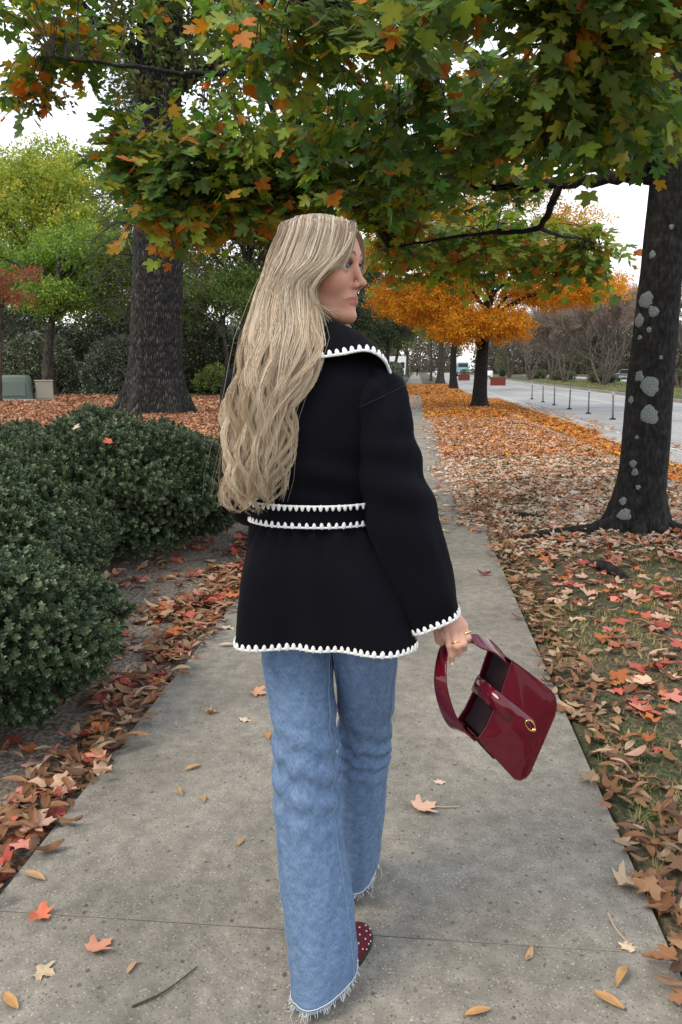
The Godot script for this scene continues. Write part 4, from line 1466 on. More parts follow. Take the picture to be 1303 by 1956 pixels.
	# leaves and sticks lying singly on the pavement and on the bushes
	var lone := [
		[-0.935, -1.731, 2, 0.056, Color(0.60, 0.17, 0.09), "small coral red leaf on the pavement near the left edge", 2.2], [-0.743, -1.642, 1, 0.062, Color(0.52, 0.24, 0.15), "brownish pink maple leaf flat on the pavement left of the woman's heel", 0.6],
		[0.050, -2.344, 1, 0.078, Color(0.58, 0.36, 0.25), "pale pink star-shaped maple leaf on the pavement right of the woman's legs", 0.9], [-1.023, -1.882, 4, 0.075, Color(0.44, 0.26, 0.13), "narrow tan leaf on the pavement close to the left drift", -1.2],
		[-0.879, -1.461, 4, 0.065, Color(0.48, 0.26, 0.10), "tan oblong leaf at the picture's lower left corner", 2.2], [-0.644, -1.578, 4, 0.040, Color(0.46, 0.28, 0.14), "short tan leaf right of the brownish pink maple leaf", 0.2],
		[0.488, -1.648, 5, 0.070, Color(0.46, 0.26, 0.10), "curled orange-brown leaf at the lower right of the pavement", 0.7], [0.453, -1.580, 4, 0.070, Color(0.44, 0.24, 0.10), "brown leaf just below the curled one at the lower right", -0.9],
		[0.150, -1.522, 4, 0.060, Color(0.5, 0.27, 0.10), "orange-brown leaf at the picture's bottom edge", 1.2], [0.290, -1.708, 6, 0.045, Color(0.40, 0.25, 0.14), "small crumpled brown leaf left of the pale twig", 0.4],
		[0.536, -1.766, 3, 0.035, Color(0.58, 0.46, 0.3), "tiny straw-coloured leaf at the twig by the right pavement edge", 0.2], [-0.770, -2.522, 4, 0.060, Color(0.46, 0.27, 0.12), "oblong tan leaf lying alone left of the jeans at knee height", 0.8],
		[-0.761, -2.354, 5, 0.050, Color(0.42, 0.26, 0.12), "curled tan leaf below the lone oblong one", -0.5], [-0.674, -2.333, 4, 0.045, Color(0.46, 0.25, 0.1), "small tan leaf left of the calf", 2.8], [-0.500, -2.097, 4, 0.040, Color(0.44, 0.25, 0.1), "small tan leaf close to the left trouser leg", 0.3],
		[-0.815, -2.985, 2, 0.050, Color(0.40, 0.22, 0.10), "crumpled brown leaf on the pavement below the coat's hem", 1.1], [-0.666, -2.934, 3, 0.040, Color(0.60, 0.46, 0.34), "tiny pale leaf left of the jeans below the hem", 0.3], [-0.661, -3.199, 1, 0.070, Color(0.52, 0.26, 0.16), "pinkish leaf beside the top of the left trouser leg", 1.9], [-0.547, -2.801, 4, 0.060, Color(0.46, 0.22, 0.07), "orange oblong leaf touching the left trouser leg in view", 2.9],
		[0.489, -5.378, 2, 0.075, Color(0.30, 0.05, 0.05), "dark red leaf on the pavement above the handbag strap", 0.3], [0.101, -2.514, 3, 0.032, Color(0.60, 0.44, 0.36), "tiny pale leaf above the pink star-shaped leaf", 0.0], [-1.009, -4.071, 3, 0.060, Color(0.6, 0.5, 0.38), "pale torn leaf left of the coat's hem", 0.5], [-0.953, -3.781, 4, 0.080, Color(0.56, 0.46, 0.33), "long pale leaf by the drift, left of the hem", 1.4],
		[-0.841, -1.551, 3, 0.05, Color(0.50, 0.38, 0.25), "dry curled pale leaf below the brownish pink maple leaf", 1.7], [0.60, -2.009, 2, 0.08, Color(0.46, 0.33, 0.22), "pale brown leaf lying across the right pavement edge", 1.3]]
	for l in lone:
		var m: StandardMaterial3D = M.dry_leaf.duplicate()
		m.albedo_color = l[4].linear_to_srgb()
		var d := Vector3(sin(l[6]), 0, -cos(l[6]))
		var tr := turned(d, (Vector3.UP + rand_dir() * 0.12).normalized(), Vector3.ONE * l[3], Vector3(l[0], 0.004 + 0.04 * l[3], l[1]) - d * l[3] * 0.4)
		tag(part("fallen_leaf", leaf_meshes[l[2]], m, self, tr), l[5], "leaf", "single leaves on the pavement")
	for b in [[Vector3(-1.98, 0.845, -3.55), 0.085, Color(0.60, 0.20, 0.16), "pink maple leaf caught on top of the near evergreen bush"], [Vector3(-2.12, 0.90, -5.35), 0.07, Color(0.55, 0.14, 0.08), "red leaf caught on the broad evergreen bush"], [Vector3(-2.35, 0.99, -5.95), 0.075, Color(0.60, 0.22, 0.10), "orange-red leaf on the crest of the broad bush below the oak"], [Vector3(-1.55, 0.48, -2.2), 0.07, Color(0.42, 0.16, 0.06), "rusty leaf hanging in the side of the near bush"], [Vector3(-1.62, 0.24, -2.15), 0.06, Color(0.45, 0.13, 0.08), "small red leaf low in the near bush"], [Vector3(-2.5, 0.98, -5.6), 0.06, Color(0.55, 0.42, 0.3), "pale dry leaf on the broad bush"]]:
		var m: StandardMaterial3D = M.dry_leaf.duplicate()
		m.albedo_color = b[2].linear_to_srgb()
		tag(part("fallen_leaf", leaf_meshes[1], m, self, turned(Vector3(rf(-1, 1), 0.1, rf(-1, 1)), Vector3(0.1, 0.9, 0.5), Vector3.ONE * b[1], b[0])), b[3], "leaf", "leaves caught on the bushes")
	for s in [[Vector3(-0.60, 0.006, -1.47), Vector3(-0.54, 0.007, -1.52), Vector3(-0.49, 0.006, -1.60), "dark bent twig on the pavement at the bottom left of the heel"], [Vector3(0.515, 0.005, -1.88), Vector3(0.52, 0.008, -1.82), Vector3(0.54, 0.006, -1.77), "pale forked twig near the right pavement edge"], [Vector3(0.05, 0.005, -2.36), Vector3(0.10, 0.006, -2.35), Vector3(0.16, 0.004, -2.36), "thin stalk under the pink star-shaped leaf"]]:
		var mb := MB.new()
		mb.tube(spline(s.slice(0, 3), 9), taper(0.0028, 0.0015, 9), 5)
		tag(part("twig", mb.mesh(), M.twig if s[3].begins_with("dark") else M.pale_twig, self), s[3], "twig")
	# grass on the verge
	var gsx := Scatter.new()
	for k in 27000:
		var z := -1.2 - 12.0 * pow(rng.randf(), 1.5)
		var x := rf(0.70, 3.1)
		var pn := noise.get_noise_2d(x * 16.0, z * 16.0)
		if rng.randf() > 0.55 + 1.4 * pn:
			continue
		var s := rf(0.02, 0.055)
		var dry := rng.randf() < 0.6
		var col := Color(rf(0.30, 0.42), rf(0.24, 0.33), rf(0.10, 0.16)) if dry else Color(rf(0.06, 0.12), rf(0.12, 0.18), rf(0.03, 0.05))
		gsx.add(Transform3D(Basis(Vector3.UP, rf(0, TAU)).scaled(Vector3(s * 1.3, s, s * 1.3)), Vector3(x, ground_y(x, z) - 0.003, z)), col)
	for k in 5000:
		var z := -18.0 - 90.0 * rng.randf()
		var x := rf(13.5, 23.5)
		var s := rf(0.08, 0.16)
		gsx.add(Transform3D(Basis(Vector3.UP, rf(0, TAU)).scaled(Vector3(s * 2.5, s, s * 2.5)), Vector3(x, ground_y(x, z), z)), Color(rf(0.16, 0.3), rf(0.2, 0.28), rf(0.06, 0.1)))
	tag(copies("grass", leaf_meshes[10], M.grass_blade, gsx, self), "thin dry and green grass on the verge and the median", "grass")


func build_street() -> void:
	# utility cabinets on the lawn
	var at := on_ground(-17.2, -33.0)
	var t := thing("utility_cabinet", "dark green tapered utility cabinet on a concrete pad in the lawn", "cabinet", at)
	t.rotation.y = 0.25
	var mb := MB.new()
	mb.box(Vector3(0, 0.03, 0), Vector3(1.7, 0.16, 1.3), 0.02)
	part("pad", mb.mesh(Vector3.ZERO, false), M.pad, t)
	mb = MB.new()
	var prof := [[0.11, 0.66, 0.5], [0.16, 0.67, 0.51], [1.02, 0.55, 0.42], [1.10, 0.51, 0.38], [1.13, 0.44, 0.32]]
	for p in prof:
		for q in 21:
			var a := TAU * (q % 20) / 20
			var e := 0.22
			mb.add(Vector3(p[1] * signf(cos(a)) * pow(absf(cos(a)), e), p[0], p[2] * signf(sin(a)) * pow(absf(sin(a)), e)))
	mb.grid(0, 5, 21, false)
	mb.fan(4 * 21, 21, Vector3(0, 1.14, 0), true)
	part("body", mb.mesh(), M.cabinet_green, t)
	mb = MB.new()
	mb.box(Vector3(0, 0.55, 0.50), Vector3(0.95, 0.6, 0.02), 0.006, Basis(Vector3.RIGHT, -0.1))
	part("door", mb.mesh(Vector3.ZERO, false), M.cabinet_green, t)
	at = on_ground(-16.25, -33.6)
	t = thing("utility_box", "small beige utility box beside the green cabinet", "box", at)
	t.rotation.y = 0.5
	mb = MB.new()
	mb.box(Vector3(0, 0.06, 0), Vector3(0.8, 0.12, 0.6), 0.02)
	part("plinth", mb.mesh(Vector3.ZERO, false), M.pad, t)
	mb = MB.new()
	mb.box(Vector3(0, 0.50, 0), Vector3(0.72, 0.78, 0.5), 0.04)
	part("housing", mb.mesh(Vector3.ZERO, false), M.cabinet_beige, t)
	mb = MB.new()
	mb.box(Vector3(0, 0.9, 0), Vector3(0.78, 0.05, 0.56), 0.02)
	part("lid", mb.mesh(Vector3.ZERO, false), M.cabinet_beige, t)

	# flexible posts between the lanes
	var zs := [-26.4, -30.1, -33.8, -37.5, -40.8, -44.7]
	var lab := ["nearest slim grey post at the roadside, closest to the near maple trunk", "second slim grey post from the near maple trunk", "third slim grey post from the near maple trunk", "fourth slim grey post from the near maple trunk", "fifth slim grey post from the near maple trunk", "farthest slim grey post, sixth from the near maple trunk"]
	for k in 6:
		t = thing("traffic_post", lab[k], "post", Vector3(6.35, elev(zs[k]) - 0.115, zs[k]), "flexible posts along the road")
		t.rotation = Vector3(rf(-0.02, 0.02), rf(0, 6), rf(-0.03, 0.03))
		mb = MB.new()
		mb.tube(PackedVector3Array([Vector3(0, 0, 0), Vector3(0, 0.03, 0), Vector3(0, 0.06, 0)]), PackedFloat32Array([0.11, 0.10, 0.04]), 12, Color.WHITE, true)
		part("foot", mb.mesh(), M.rubber, t)
		mb = MB.new()
		mb.tube(PackedVector3Array([Vector3(0, 0.04, 0), Vector3(0, 0.5, 0), Vector3(0, 0.98, 0), Vector3(0, 1.02, 0)]), PackedFloat32Array([0.032, 0.03, 0.03, 0.022]), 10, Color.WHITE, true)
		part("shaft", mb.mesh(), M.steel, t)
		mb = MB.new()
		mb.tube(PackedVector3Array([Vector3(0, 0.8, 0), Vector3(0, 0.9, 0)]), PackedFloat32Array([0.034, 0.034]), 10)
		part("reflector_band", mb.mesh(), M.grey_paint, t)

	# planters in the road
	for p in [[8.0, -80.0, 1.35, 0.8, "rust-red planter box with a dark clipped ball plant beside the orange maple", true], [6.6, -113.0, 1.5, 0.8, "small dark red planter with a leafy bush in front of the lorry", false]]:
		at = Vector3(p[0], elev(p[1]) - 0.1, p[1])
		t = thing("planter_box", p[4], "planter", at, "planters standing in the road")
		for s in [[Vector3(0, 0, 0.5), 0.0, p[2]], [Vector3(0, 0, -0.5), 0.0, p[2]], [Vector3(p[2] / 2, 0, 0), PI / 2, 0.98], [Vector3(-p[2] / 2, 0, 0), PI / 2, 0.98]]:
			mb = MB.new()
			mb.box(Vector3(0, p[3] / 2, 0), Vector3(s[2], p[3], 0.06), 0.012)
			part("side", mb.mesh(Vector3.ZERO, false), M.terracotta, t, Transform3D(Basis(Vector3.UP, s[1]), s[0]))
		mb = MB.new()
		mb.box(Vector3(0, p[3] - 0.08, 0), Vector3(p[2] - 0.08, 0.04, 0.9))
		part("soil", mb.mesh(Vector3.ZERO, false), M.shrub_core, t)
		var sc := Scatter.new()
		for k in 260:
			var c := Vector3(0.42, p[3] + 0.42, 0) if p[5] else Vector3(0, p[3] + 0.25, 0)
			var r := Vector3(0.33, 0.36, 0.33) if p[5] else Vector3(0.7, 0.5, 0.45)
			sc.add(Transform3D(Basis(rand_dir(), rf(0, TAU)).scaled(Vector3.ONE * 0.2), c + rand_dir() * r * pow(rng.randf(), 0.3)), Color(0.05, 0.065, 0.04) if p[5] else Color(0.10, 0.12, 0.06))
		copies("foliage", leaf_meshes[7], M.leaf, sc, t)
	# a slim evergreen on the median's tip
	t = thing("slim_evergreen", "slim conical young evergreen rising behind the rust-red planter", "tree", on_ground(13.9, -135.0))
	mb = MB.new()
	mb.tube(PackedVector3Array([Vector3(0, -0.1, 0), Vector3(0, 3.4, 0)]), PackedFloat32Array([0.09, 0.03]), 7)
	part("trunk", mb.mesh(), M.far_bark, t)
	var se := Scatter.new()
	for k in 420:
		var y := rf(0.9, 4.3)
		var r := 1.15 * sin(PI * clampf((y - 0.6) / 3.9, 0, 1)) * rf(0.6, 1.0)
		var a := rf(0, TAU)
		se.add(Transform3D(Basis(rand_dir(), rf(0, TAU)).scaled(Vector3.ONE * 0.4), Vector3(cos(a) * r, y, sin(a) * r)), Color(rf(0.14, 0.22), rf(0.17, 0.24), rf(0.08, 0.11)))
	copies("crown", leaf_meshes[7], M.leaf, se, t)

	car("white van coming down the road beside the orange maple trunk", Vector3(11.0, elev(-130.0) - 0.1, -130.0), 0.0, "white_paint", 1.95, 2.05, "van")
	car("white car parked across the median left of the near maple trunk", Vector3(25.9, elev(-100.0) - 0.1, -100.0), 0.3, "white_paint", 1.85, 1.55, "car")
	car("silver car on the far carriageway right of the near maple trunk", Vector3(27.6, elev(-75.0) - 0.1, -75.0), 0.2, "grey_paint", 1.85, 1.5, "car")
	car("distant grey car behind the lorry", Vector3(5.6, elev(-205.0) - 0.1, -205.0), 0.0, "grey_paint", 1.85, 1.6, "car")
	lorry()
	# far white house at the end of the pavement
	t = thing("white_house", "white house front glimpsed at the far end of the pavement", "house", Vector3(-5.2, elev(-196.0), -196.0))
	mb = MB.new()
	mb.box(Vector3(0, 2.2, 0), Vector3(6.0, 4.4, 5.0), 0.03)
	part("wall", mb.mesh(Vector3.ZERO, false), M.siding, t)
	mb = MB.new()
	for q in [[-3.3, 4.35], [0.0, 6.6], [3.3, 4.35]]:
		for z in [2.8, -2.8]:
			mb.add(Vector3(q[0], q[1], z))
	mb.grid(0, 3, 2, true)
	part("roof", mb.mesh(Vector3.ZERO, false), M.roofing, t)
	for x in [-1.8, 0.0, 1.8]:
		mb = MB.new()
		mb.box(Vector3(x, 2.3, 2.53), Vector3(0.9, 1.4, 0.08), 0.01)
		part("window", mb.mesh(Vector3.ZERO, false), M.car_glass, t)
	# someone far off on the pavement
	t = thing("person", "tiny distant person in dark clothes walking on the pavement", "person", Vector3(0.1, elev(-165.0), -165.0))
	var sd := SDF.new(Vector3(-0.4, 0, -0.4), Vector3(0.4, 1.78, 0.4), 0.035)
	sd.cap(Vector3(0, 1.0, 0), Vector3(0, 1.38, 0), 0.14, 0.17, 0.05)
	sd.cap(Vector3(0, 1.45, 0), Vector3(0, 1.62, 0), 0.06, 0.09, 0.03)
	sd.cap(Vector3(0.08, 0.95, 0), Vector3(0.1, 0.05, 0.18), 0.1, 0.06, 0.03)
	sd.cap(Vector3(-0.08, 0.95, 0), Vector3(-0.09, 0.05, -0.15), 0.1, 0.06, 0.03)
	sd.cap(Vector3(0.2, 1.38, 0), Vector3(0.27, 0.8, -0.1), 0.06, 0.045, 0.04)
	sd.cap(Vector3(-0.2, 1.38, 0), Vector3(-0.27, 0.8, 0.12), 0.06, 0.045, 0.04)
	mb = MB.new()
	sd.nets(mb)
	part("body", mb.mesh(), M.dark_cloth, t)


func car(label: String, at: Vector3, yaw: float, paint: String, w: float, h: float, cat: String) -> void:
	# side profile swept across with rounded shoulders; nose towards +z
	var t := thing("car" if cat == "car" else "van", label, cat, at, "vehicles on the road")
	t.rotation.y = yaw
	var k := h / 1.5
	var low := [Vector2(2.2, 0.3), Vector2(2.28, 0.55), Vector2(2.15, 0.78 * k), Vector2(1.1, 0.95 * k), Vector2(-1.9, 1.0 * k), Vector2(-2.25, 0.9 * k), Vector2(-2.3, 0.5), Vector2(-2.2, 0.3)]
	var mb := MB.new()
	var xs := [[-0.5, 0.94], [-0.47, 1.0], [-0.3, 1.01], [0.3, 1.01], [0.47, 1.0], [0.5, 0.94]]
	for x in xs:
		for p in low:
			mb.add(Vector3(x[0] * w, 0.62 + (p.y - 0.62) * x[1], p.x * x[1]))
	mb.grid(0, xs.size(), low.size(), true)
	mb.fan(0, low.size(), Vector3(-0.5 * w, 0.6, 0), true)
	mb.fan((xs.size() - 1) * low.size(), low.size(), Vector3(0.5 * w, 0.6, 0))
	part("body", mb.mesh(), M[paint], t)
	var top := [Vector2(1.2, 0.93 * k), Vector2(0.45, 1.42 * k), Vector2(-1.2, 1.45 * k), Vector2(-2.1, 0.98 * k)]
	for glass in [false, true]:
		mb = MB.new()
		for x in [[-0.46, 0.0], [-0.36, 1.0], [0.36, 1.0], [0.46, 0.0]]:
			for p in top:
				var up: float = (p.y - 0.93 * k) * x[1]
				mb.add(Vector3(x[0] * w * (0.97 if glass else 1.0), 0.93 * k + up + (0.0 if glass else 0.0), p.x * (1.0 if not glass else 1.012)))
		if glass:
			mb.grid(0, 4, 4, true)
			part("windows", mb.mesh(Vector3.ZERO, false), M.car_glass, t)
		else:
			mb = MB.new()
			mb.box(Vector3(0, 1.455 * k, -0.4), Vector3(w * 0.70, 0.05, 1.75), 0.02)
			part("roof", mb.mesh(Vector3.ZERO, false), M[paint], t)
	for sx in [-1, 1]:
		for z in [1.4, -1.4]:
			mb = MB.new()
			mb.tube(PackedVector3Array([Vector3(sx * w * 0.5, 0.33, z), Vector3(sx * (w * 0.5 - 0.22), 0.33, z)]), PackedFloat32Array([0.33, 0.33]), 16, Color.WHITE, true)
			part("wheel", mb.mesh(Vector3.ZERO, false), M.rubber, t)
		mb = MB.new()
		mb.box(Vector3(sx * w * 0.36, 0.68 * k, 2.2), Vector3(0.36, 0.15, 0.12), 0.03)
		part("headlight", mb.mesh(Vector3.ZERO, false), M.lamp_glass, t)
	mb = MB.new()
	mb.box(Vector3(0, 0.45, 2.25), Vector3(w * 0.6, 0.18, 0.08), 0.02)
	part("grille", mb.mesh(Vector3.ZERO, false), M.rubber, t)


func lorry() -> void:
	var t := thing("lorry", "pale teal lorry with white roof fairing far down the road", "lorry", Vector3(9.6, elev(-170.0) - 0.1, -170.0), "vehicles on the road")
	var mb := MB.new()
	mb.box(Vector3(0, 1.75, 0), Vector3(2.3, 2.3, 2.4), 0.15)
	part("cab", mb.mesh(Vector3.ZERO, false), M.teal_paint, t)
	mb = MB.new()
	mb.box(Vector3(0, 1.15, 1.6), Vector3(1.9, 1.3, 1.5), 0.2)
	part("bonnet", mb.mesh(Vector3.ZERO, false), M.teal_paint, t)
	mb = MB.new()
	for q in [[1.0, 2.85, 1.15], [0.6, 3.5, 1.1], [-0.6, 4.1, 1.0], [-1.2, 4.15, 1.0], [-1.2, 2.85, 1.15]]:
		for x in [-1.0, -0.8, 0.8, 1.0]:
			mb.add(Vector3(x * q[2], q[1] - (0.15 if absf(x) > 0.9 else 0.0), q[0]))
	mb.grid(0, 5, 4)
	part("roof_fairing", mb.mesh(), M.white_paint, t)
	mb = MB.new()
	mb.box(Vector3(0, 2.25, 1.2), Vector3(1.9, 0.75, 0.06), 0.02)
	part("windscreen", mb.mesh(Vector3.ZERO, false), M.car_glass, t)
	mb = MB.new()
	mb.box(Vector3(0, 1.05, 2.36), Vector3(1.0, 0.8, 0.06), 0.02)
	part("grille", mb.mesh(Vector3.ZERO, false), M.chrome, t)
	mb = MB.new()
	mb.box(Vector3(0, 0.45, 2.35), Vector3(2.2, 0.3, 0.2), 0.03)
	part("bumper", mb.mesh(Vector3.ZERO, false), M.chrome, t)
	mb = MB.new()
	mb.box(Vector3(0, 2.3, -6.5), Vector3(2.5, 3.3, 10.0), 0.05)
	part("trailer", mb.mesh(Vector3.ZERO, false), M.white_paint, t)
	for sx in [-1, 1]:
		mb = MB.new()
		mb.box(Vector3(sx * 0.8, 1.0, 2.33), Vector3(0.3, 0.25, 0.1), 0.02)
		part("headlight", mb.mesh(Vector3.ZERO, false), M.lamp_glass, t)
		for z in [1.7, -1.3, -9.5]:
			mb = MB.new()
			mb.tube(PackedVector3Array([Vector3(sx * 1.15, 0.5, z), Vector3(sx * 0.85, 0.5, z)]), PackedFloat32Array([0.5, 0.5]), 16, Color.WHITE, true)
			part("wheel", mb.mesh(Vector3.ZERO, false), M.rubber, t)
		mb = MB.new()
		mb.box(Vector3(sx * 1.32, 2.1, 1.1), Vector3(0.2, 0.6, 0.1), 0.03)
		part("mirror", mb.mesh(Vector3.ZERO, false), M.chrome, t)


class SDF:
	# distances on a grid; capsules and ellipsoids joined with a smooth minimum, meshed as surface nets
	var o: Vector3
	var h: float
	var nx: int
	var ny: int
	var nz: int
	var d := PackedFloat32Array()

	func _init(lo: Vector3, hi: Vector3, cell: float) -> void:
		o = lo
		h = cell
		nx = int((hi.x - lo.x) / h) + 2
		ny = int((hi.y - lo.y) / h) + 2
		nz = int((hi.z - lo.z) / h) + 2
		d.resize(nx * ny * nz)
		d.fill(0.05)

	func blend(at: int, v: float, k: float, sub: bool) -> void:
		var a := d[at]
		if sub:
			v = -v
			var m := maxf(k - absf(a - v), 0.0) / k
			d[at] = maxf(a, v) + m * m * k * 0.25
		else:
			var m := maxf(k - absf(a - v), 0.0) / k
			d[at] = minf(a, v) - m * m * k * 0.25

	func cap(a: Vector3, b: Vector3, ra: float, rb: float, k: float, sub := false) -> void:
		var m := maxf(ra, rb) + k + 2.5 * h
		var lo := Vector3(minf(a.x, b.x), minf(a.y, b.y), minf(a.z, b.z)) - Vector3.ONE * m - o
		var hi := Vector3(maxf(a.x, b.x), maxf(a.y, b.y), maxf(a.z, b.z)) + Vector3.ONE * m - o
		var ab := b - a
		var q := 1.0 / maxf(ab.length_squared(), 1e-9)
		for z in range(maxi(0, int(lo.z / h)), mini(nz, int(hi.z / h) + 1)):
			for y in range(maxi(0, int(lo.y / h)), mini(ny, int(hi.y / h) + 1)):
				var row := (z * ny + y) * nx
				for x in range(maxi(0, int(lo.x / h)), mini(nx, int(hi.x / h) + 1)):
					var p := o + Vector3(x, y, z) * h - a
					var t := clampf(p.dot(ab) * q, 0.0, 1.0)
					blend(row + x, (p - ab * t).length() - lerpf(ra, rb, t), k, sub)

	func ell(c: Vector3, r: Vector3, k: float, sub := false) -> void:
		var m := r + Vector3.ONE * (k + 2.5 * h)
		var lo := c - m - o
		var hi := c + m - o
		for z in range(maxi(0, int(lo.z / h)), mini(nz, int(hi.z / h) + 1)):
			for y in range(maxi(0, int(lo.y / h)), mini(ny, int(hi.y / h) + 1)):
				var row := (z * ny + y) * nx
				for x in range(maxi(0, int(lo.x / h)), mini(nx, int(hi.x / h) + 1)):
					var p := o + Vector3(x, y, z) * h - c
					var k0 := (p / r).length()
					var k1 := (p / (r * r)).length()
					blend(row + x, k0 * (k0 - 1.0) / maxf(k1, 1e-6), k, sub)

	func chain(pts: Array, r: Array, k: float, sub := false) -> void:
		for n in pts.size() - 1:
			cap(pts[n], pts[n + 1], r[n], r[n + 1], k, sub)

	func nets(mb: MB, paint = null, place := Transform3D.IDENTITY) -> void:
		var ids := {}
		var sx := 1
		var sy := nx
		var sz := nx * ny
		var ofs := [0, sx, sy, sx + sy, sz, sx + sz, sy + sz, sx + sy + sz]
		var cor := [Vector3(0, 0, 0), Vector3(1, 0, 0), Vector3(0, 1, 0), Vector3(1, 1, 0), Vector3(0, 0, 1), Vector3(1, 0, 1), Vector3(0, 1, 1), Vector3(1, 1, 1)]
		var edges := [[0, 1], [2, 3], [4, 5], [6, 7], [0, 2], [1, 3], [4, 6], [5, 7], [0, 4], [1, 5], [2, 6], [3, 7]]
		for z in nz - 1:
			for y in ny - 1:
				for x in nx - 1:
					var b := x + y * sy + z * sz
					var s := d[b] < 0.0
					if s == (d[b + sx] < 0.0) and s == (d[b + sy] < 0.0) and s == (d[b + sz] < 0.0) and s == (d[b + sx + sy] < 0.0) and s == (d[b + sx + sz] < 0.0) and s == (d[b + sy + sz] < 0.0) and s == (d[b + sx + sy + sz] < 0.0):
						continue
					var sum := Vector3.ZERO
					var n := 0
					for e in edges:
						var a0 := d[b + ofs[e[0]]]
						var a1 := d[b + ofs[e[1]]]
						if (a0 < 0.0) != (a1 < 0.0):
							sum += cor[e[0]].lerp(cor[e[1]], a0 / (a0 - a1))
							n += 1
					var p := o + (Vector3(x, y, z) + sum / n) * h
					var col: Color = paint.call(p) if paint != null else Color.WHITE
					ids[b] = mb.add(place * p, Vector2(p.x, p.y), col)
		for b in ids:
			var s: bool = d[b] < 0.0
			for ax in [[sx, sy, sz], [sy, sz, sx], [sz, sx, sy]]:
				var s2: bool = d[b + ax[0]] < 0.0
				if s == s2:
					continue
				var q1: int = ids.get(b - ax[1], -1)
				var q2: int = ids.get(b - ax[1] - ax[2], -1)
				var q3: int = ids.get(b - ax[2], -1)
				if q1 < 0 or q2 < 0 or q3 < 0:
					continue
				if s:
					mb.quad(ids[b], q3, q2, q1)
				else:
					mb.quad(ids[b], q1, q2, q3)


# A cloth tube: rings of [centre, half width, half depth, width direction], Catmull-Rom between them
class Loft:
	var r: Array
	var fold = null
	var sq := 2.0
	var sq_end := 0.0

	func _init(rings: Array) -> void:
		r = rings

	func ring(t: float) -> Array:
		var m := r.size() - 1
		var f := clampf(t, 0, 1) * m
		var s := mini(int(f), m - 1)
		f -= s
		var a: Array = r[maxi(s - 1, 0)]
		var b: Array = r[s]
		var c: Array = r[s + 1]
		var d: Array = r[mini(s + 2, m)]
		return [b[0].cubic_interpolate(c[0], a[0], d[0], f), cubic_interpolate(b[1], c[1], a[1], d[1], f), cubic_interpolate(b[2], c[2], a[2], d[2], f), b[3].lerp(c[3], f).normalized()]

	func at(t: float, ang: float, extra := 0.0) -> Vector3:
		var q := ring(t)
		var ca := cos(ang)
		var sa := sin(ang)
		var sx := sq if sq_end == 0.0 else lerpf(sq, sq_end, smoothstep(0.6, 1.0, t))
		var k := pow(pow(absf(ca), sx) + pow(absf(sa), sx), -1.0 / sx)
		var e := extra
		if fold != null:
			e += fold.call(t, ang)
		var ax: Vector3 = q[3]
		var az := ax.cross(Vector3(ax.y, -ax.x, 0).normalized()).normalized()
		if az.z < 0:
			az = -az
		return q[0] + ax * ca * k * (q[1] + e) + az * sa * k * (q[2] + e)

	func mesh(mb: MB, rows: int, cols: int, ulen := 1.0, vlen := 1.0, t0 := 0.0, t1 := 1.0, extra := 0.0) -> void:
		var s := mb.v.size()
		for k in rows:
			var t := lerpf(t0, t1, k / (rows - 1.0))
			for j in cols + 1:
				mb.add(at(t, TAU * (j % cols) / cols, extra), Vector2(float(j) / cols * ulen, t * vlen))
		mb.grid(s, rows, cols + 1, true)


const BASE := Vector3(-0.2, 0, -1.72)


func face_paint(p: Vector3) -> Color:
	var skin := Color(0.50, 0.25, 0.165)
	var side := absf(p.z)
	# lips
	var lip := 1.0 - smoothstep(0.75, 1.05, Vector2((p.y + 0.0668) / maxf(0.0035, 0.0102 - 0.2 * side), side / 0.0285).length()) if p.x > 0.075 else 0.0
	skin = skin.lerp(Color(0.33, 0.10, 0.085), lip * 0.9)
	# warm rouge over the cheek
	var ck := Vector2((p.y + 0.028) / 0.022, (p.x - 0.045) / 0.03).length()
	skin = skin.lerp(Color(0.45, 0.175, 0.115), 0.55 * (1.0 - smoothstep(0.2, 1.2, ck)))
	# eyebrow
	if p.x > 0.04:
		var arch := 0.0245 + 0.004 * sin(PI * clampf((side - 0.012) / 0.04, 0, 1)) - 0.08 * maxf(0.0, side - 0.042)
		var b := absf(p.y - arch) / 0.0046
		if side > 0.011 and side < 0.056:
			skin = skin.lerp(Color(0.10, 0.052, 0.03), 0.95 * (1.0 - smoothstep(0.5, 1.2, b)))
		# liner round the eye
		var ed := Vector2((p.y - 0.001) / 0.0095, (side - 0.032) / 0.019).length()
		skin = skin.lerp(Color(0.12, 0.06, 0.045), 0.75 * (1.0 - smoothstep(0.75, 1.15, ed)))
	# scalp takes the hair's colour
	if p.y > 0.055 and p.x < 0.09:
		skin = skin.lerp(Color(0.22, 0.16, 0.11), smoothstep(0.055, 0.075, p.y) * (1.0 - smoothstep(0.06, 0.085, p.x)))
	return skin


